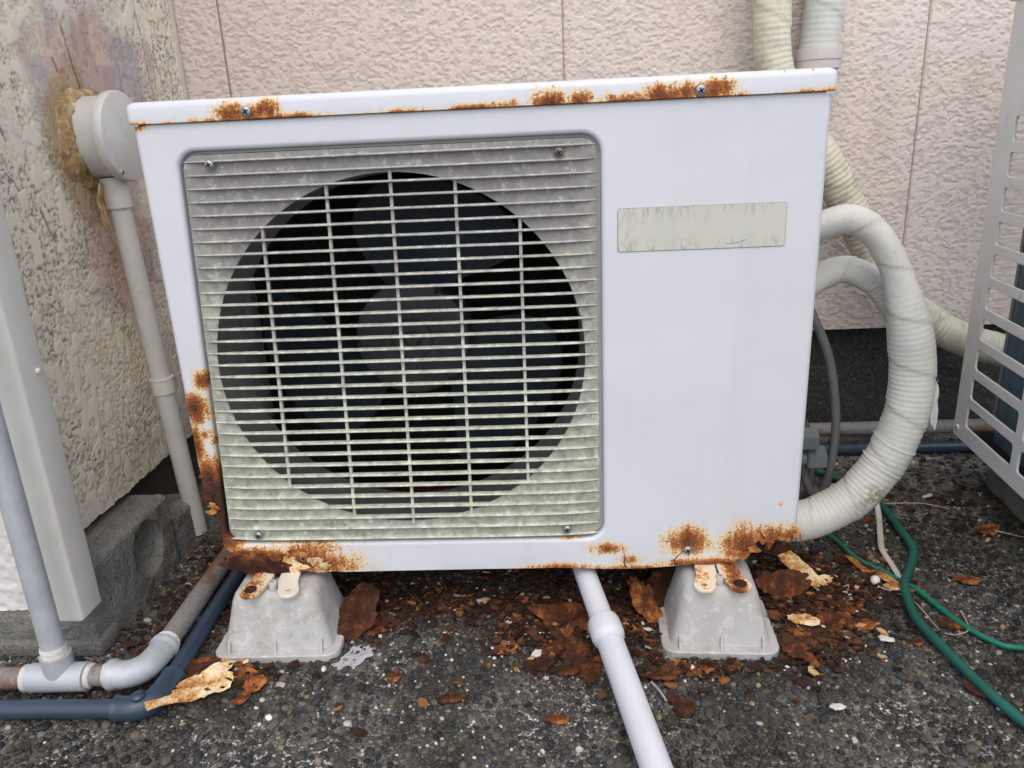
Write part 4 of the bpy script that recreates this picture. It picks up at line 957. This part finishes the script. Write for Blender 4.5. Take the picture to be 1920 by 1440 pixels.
twig([(.953, .087), (.987, .05), (.992, -.018)], .0012, 'straw coloured twig passing under the thick green hose')
twig([(1.197, .584), (1.23, .587), (1.258, .589)], .0018, 'pale twig lying close to the back wall below the siding')
twig([(1.213, .535), (1.255, .535)], .0016, 'short straight pale twig beside the pipe loop near the wall')
twig([(1.041, .023), (1.031, -.018), (1.008, -.029), (.997, -.024)], .0013, 'hooked dry twig beside the thin bright green cord')
twig([(1.205, .245), (1.235, .215)], .0013, 'short pale twig in front of the second unit')
o = tube('nail', [(.594, -.117, .007), (.602, -.132, .007), (.608, -.150, .007)], .0016, mat_plain('dull_nail', (.36, .35, .33), .5), base=(.6, -.13, 0), seg=8)
tag(o, 'pale thin nail lying to the right of the drain pipe', 'nail')
V, F = lathe([(.0042, -.0006), (.0042, .0006)], 10); 
M_pt = mat_plain('pink_plastic', (.42, .33, .31), .6)
bm = bmesh.new(); box(bm, .985, 1.04, .385, .425, .006, .011); o = mkb('plastic_tile', bm, M_pt, base=(1.01, .4, .006), smooth=False); bevel(o, .001); tag(o, 'flat dull pink plastic scrap behind the pipe loop', 'scrap')

# ------------------------------------------------------------------ rust flakes and chips
FG = 'loose rust flakes on the ground'
def flake(x, y, size, label, mat=None, asp=.6, rz=0., curl=.25, tilt=(0, 0), thick=.0022, jag=.35, seed=0, tail=None, z=.004, n=12, cat='rust flake', name='rust_flake', grp=FG):
    o = shard(name, (x, y, z), size, n, mat, thick, curl, (tilt[0], tilt[1], rz), None, asp, seed, jag, tail); return tag(o, label, cat, grp)
flake(.020, -.122, .040, 'large cream and orange flake with pointed tail beside the blue elbow', M_flake_pale, .62, .75, .2, (.1, 0), .0016, .25, 1, (3.3, 1.7), z=.0075)
flake(.036, -.080, .020, 'small cream flake against the front of the left support block', M_flake_pale, .55, .1, .2, (.2, 0), .0014, .25, 2)
flake(.070, -.107, .033, 'flat dark brown flake in front of the left support block', M_rust, .48, -.45, .1, (.1, 0), .003, .25, 3)
flake(.076, -.142, .015, 'small brown scrap in front of the cream flake by the left block', M_rust, .6, 1.2, .2, (0, .1), .003, .3, 4)
flake(-.004, -.090, .028, 'dark brown flake tucked beside the blue pipe', M_rust_dark, .6, .4, .2, (.1, .1), .003, .3, 5)
flake(.190, .008, .040, 'large thick orange brown slab leaning on the left support block', M_rust, .78, 1.0, .15, (.15, -.62), .006, .22, 6)
flake(.208, -.005, .030, 'brown flake at the foot of the leaning slab', M_rust, .6, .5, .3, (.1, .1), .003, .35, 7)
flake(.497, .012, .052, 'wide dark brown rust sheet left of the drain pipe under the unit', M_rust_dark, .55, -.2, .2, (.15, .05), .003, .3, 8)
flake(.478, -.040, .040, 'long curled purple brown strip left of the drain pipe', M_rust_dark, .30, 1.0, .4, (.15, 0), .003, .15, 9)
flake(.508, -.078, .038, 'orange brown flake pointing forward left of the drain coupling', M_rust, .55, -1.1, .25, (.1, .1), .003, .3, 10)
flake(.452, -.085, .022, 'small brown flake at the tip of the curled strip', M_rust_dark, .6, .3, .2, (.1, 0), .003, .3, 11)
flake(.486, -.092, .018, 'small orange bit in front of the orange brown flake', M_rust, .6, -.3, .3, (.1, 0), .003, .3, 12)
flake(.605, .03, .042, 'tall dark rust slab standing between drain pipe and right support block', M_rust, .45, 1.9, .1, (.1, -.55), .004, .25, 13)
flake(.634, .06, .038, 'crumpled brown slab behind the tall slab by the right block', M_rust_dark, .6, .8, .5, (.4, -.6), .003, .3, 14)
flake(.596, -.022, .020, 'thin yellow orange sliver right of the drain coupling', M_rust_pale, .28, -.9, .2, (.1, .1), .0025, .2, 15)
flake(.800, -.040, .046, 'large brown flake with torn edge right of the right support block', M_rust, .62, 1.3, .18, (.05, .05), .0028, .4, 16, (3.6, 1.35))
flake(.838, -.012, .034, 'broad reddish flake behind the large torn flake', M_rust, .7, .2, .2, (.1, -.1), .0028, .35, 17)
flake(.838, .105, .056, 'long pale torn strip of steel hanging right of the right block', M_flake_pale, .24, -.95, .5, (.5, .35), .0018, .3, 18, z=.02)
flake(.808, .070, .040, 'dark brown plate propped behind the right support block', M_rust_dark, .6, .2, .3, (.9, .0), .003, .3, 19)
flake(.817, -.002, .018, 'cream white flake lying on the brown flakes right of the block', M_flake_pale, .6, -.3, .2, (.15, 0), .002, .25, 20, z=.012)
flake(.872, .090, .026, 'yellow orange curled flake below the rotten corner', M_flake_pale, .6, .5, .5, (.4, .2), .002, .35, 21)
flake(.893, .035, .020, 'rusty orange flake right of the pile below the rotten corner', M_rust, .7, .4, .3, (.1, .1), .003, .35, 22)
flake(.885, .0, .023, 'folded orange flake at the right edge of the rust pile', M_rust, .6, -.6, .5, (.2, .1), .003, .35, 23)
flake(.962, .118, .058, 'long narrow orange strip beside the thin green cord', M_rust_pale, .12, -1.0, .15, (.1, 0), .002, .15, 24)
flake(.945, .165, .024, 'grey brown flat flake behind the thin green cord', M_rust_dark, .6, .1, .1, (.05, 0), .002, .25, 25)
flake(1.018, .0, .018, 'round reddish flake between thick hose and thin green cord', M_rust, .85, .2, .2, (.05, 0), .002, .2, 26)
flake(.404, -.050, .018, 'small orange and cream flake left of the curled strip', M_rust_pale, .5, .1, .4, (.2, 0), .002, .35, 27)
flake(.264, -.102, .012, 'lone small red brown flake right of the left block', M_rust, .8, .4, .2, (.1, .1), .003, .3, 28)
flake(.474, -.180, .015, 'lone red brown flake left of the lower drain pipe', M_rust, .55, -.1, .3, (.1, 0), .003, .3, 29)
flake(.342, -.142, .016, 'lone narrow rust flake in the middle foreground', M_rust, .5, .2, .2, (.1, 0), .003, .3, 30)
flake(.627, -.160, .022, 'triangular dark brown flake right of the lower drain pipe', M_rust_dark, .55, -1.1, .2, (.1, 0), .003, .3, 31)
flake(.628, -.085, .014, 'bright orange flake before the left corner of the right block', M_rust_pale, .55, .6, .4, (.2, 0), .003, .3, 32)
flake(.655, -.095, .014, 'curled orange brown flake in front of the right support block', M_rust, .55, -.2, .5, (.2, 0), .003, .3, 33)
flake(.610, -.104, .024, 'flat dark flake between drain pipe and right support block', M_rust_dark, .5, .1, .2, (.05, 0), .003, .3, 34)
flake(1.195, .249, .022, 'faint reddish flake on the dark ground before the second unit', M_rust, .6, .3, .2, (.05, 0), .002, .3, 35)
flake(1.087, .103, .018, 'reddish flake by itself right of the thick hose', M_rust, .55, -.5, .2, (.05, 0), .002, .3, 36)
flake(.985, -.134, .018, 'brown flake touching the thick hose in the right foreground', M_rust, .55, -.8, .3, (.05, 0), .003, .3, 37)
flake(.952, -.041, .009, 'tiny round reddish flake left of the thick hose', M_rust, .8, 0, .2, (.05, 0), .002, .2, 38)
WG = 'white chips on the ground'
flake(.366, .062, .009, 'white chip under the middle of the unit', M_whitechip, .8, .3, .1, (.1, 0), .004, .25, 50, cat='chip', name='white_chip', grp=WG)
flake(.451, -.061, .009, 'white chip left of the curled purple brown strip', M_whitechip, .9, .6, .1, (.1, 0), .005, .25, 51, cat='chip', name='white_chip', grp=WG)
flake(.809, -.161, .009, 'oval white chip in the right foreground', M_whitechip, .55, 0, .1, (.1, 0), .004, .15, 52, cat='chip', name='white_chip', grp=WG)
flake(.916, -.034, .009, 'white chip between rust pile and thick hose', M_whitechip, .6, -.4, .1, (.1, 0), .003, .3, 53, cat='chip', name='white_chip', grp=WG)
flake(.975, .085, .014, 'cream chip against the thick green hose', M_flake_pale, .5, -.5, .1, (.1, 0), .003, .25, 54, cat='chip', name='white_chip', grp=WG)
V, F = lathe([(.0005, 0), (.005, .0015), (.0072, .006), (.0062, .011), (.003, .0138), (.0005, .0142)], 20); o = mk('white_ball', xform(V, Matrix.Translation((.953, .098, .004))), F, mat_plain('ball_white', (.74, .72, .68), .5), base=(.953, .098, .004)); tag(o, 'small round white ball near the orange strip', 'ball')
# cement smear on the aggregate
sh = shard('cement_smear', (.206, -.052, .0003), .030, 13, mat_plain('cement_smear', (.42, .42, .42), .9, .25, 90, 1., 200), .0022, 0., (0, 0, .7), None, .6, 60, .5); sh.scale.z = .45; tag(sh, 'pale cement smear on the pebbles right of the left block', 'cement')
# uncountable crumbs
def crumbs():
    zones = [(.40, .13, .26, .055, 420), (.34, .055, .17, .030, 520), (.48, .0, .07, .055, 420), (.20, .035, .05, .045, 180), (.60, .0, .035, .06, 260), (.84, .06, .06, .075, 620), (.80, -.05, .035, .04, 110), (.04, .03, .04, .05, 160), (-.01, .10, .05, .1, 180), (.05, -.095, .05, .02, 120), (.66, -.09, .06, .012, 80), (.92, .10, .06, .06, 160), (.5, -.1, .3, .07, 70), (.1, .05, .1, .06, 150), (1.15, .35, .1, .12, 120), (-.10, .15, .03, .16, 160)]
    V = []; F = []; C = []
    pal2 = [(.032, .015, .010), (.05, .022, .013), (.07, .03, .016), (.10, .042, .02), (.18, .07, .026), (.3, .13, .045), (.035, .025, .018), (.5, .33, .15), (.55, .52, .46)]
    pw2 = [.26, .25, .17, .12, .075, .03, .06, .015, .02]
    for (cx, cy, sx, sy, n) in zones:
        for _ in range(int(n*2.1)):
            x = random.gauss(cx, sx*.75); y = random.gauss(cy, sy*.75)
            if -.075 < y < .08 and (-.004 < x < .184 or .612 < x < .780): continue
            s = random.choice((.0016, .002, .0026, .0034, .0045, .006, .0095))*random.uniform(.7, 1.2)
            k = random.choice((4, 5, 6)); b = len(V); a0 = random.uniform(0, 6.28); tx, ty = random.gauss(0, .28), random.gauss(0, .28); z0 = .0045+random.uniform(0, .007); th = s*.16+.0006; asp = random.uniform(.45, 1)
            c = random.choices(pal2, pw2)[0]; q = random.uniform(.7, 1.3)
            for s_ in (1, 0):
                for j in range(k):
                    a = a0+2*PI*j/k; rr = s*random.uniform(.6, 1.1) if s_ else None
                    if s_: px_, py_ = rr*math.cos(a), rr*asp*math.sin(a)
                    else: px_, py_ = V[b+j][0]-x, V[b+j][1]-y
                    V.append((x+px_, y+py_, max(.001, z0+px_*tx+py_*ty-(0 if s_ else th)))); C.append([u*q for u in c])
            V.append((x, y, z0+s*random.uniform(.0, .25))); C.append([u*q for u in c]); top = len(V)-1
            for j in range(k): j2 = (j+1) % k; F.append((b+j, b+j2, top)); F.append((b+k+j, b+k+j2, b+j2, b+j))
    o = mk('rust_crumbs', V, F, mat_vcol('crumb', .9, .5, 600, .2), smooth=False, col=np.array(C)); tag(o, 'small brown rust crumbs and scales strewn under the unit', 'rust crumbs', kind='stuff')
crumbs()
# grime and debris inside the casing below the fan
V = []; F = []
for i in range(40):
    for j in range(7):
        x = .06+.46*i/39; y = .10+.13*j/6; V.append((x, y, .115+.03*max(0, mnoise.noise((x*14, y*14, 2))+.45)*math.sin(PI*j/6)))
for i in range(39):
    for j in range(6): F.append((i*7+j, (i+1)*7+j, (i+1)*7+j+1, i*7+j+1))
mk('pan_debris', V, F, mat_rust('pan_debris', -.25, 60), ac)
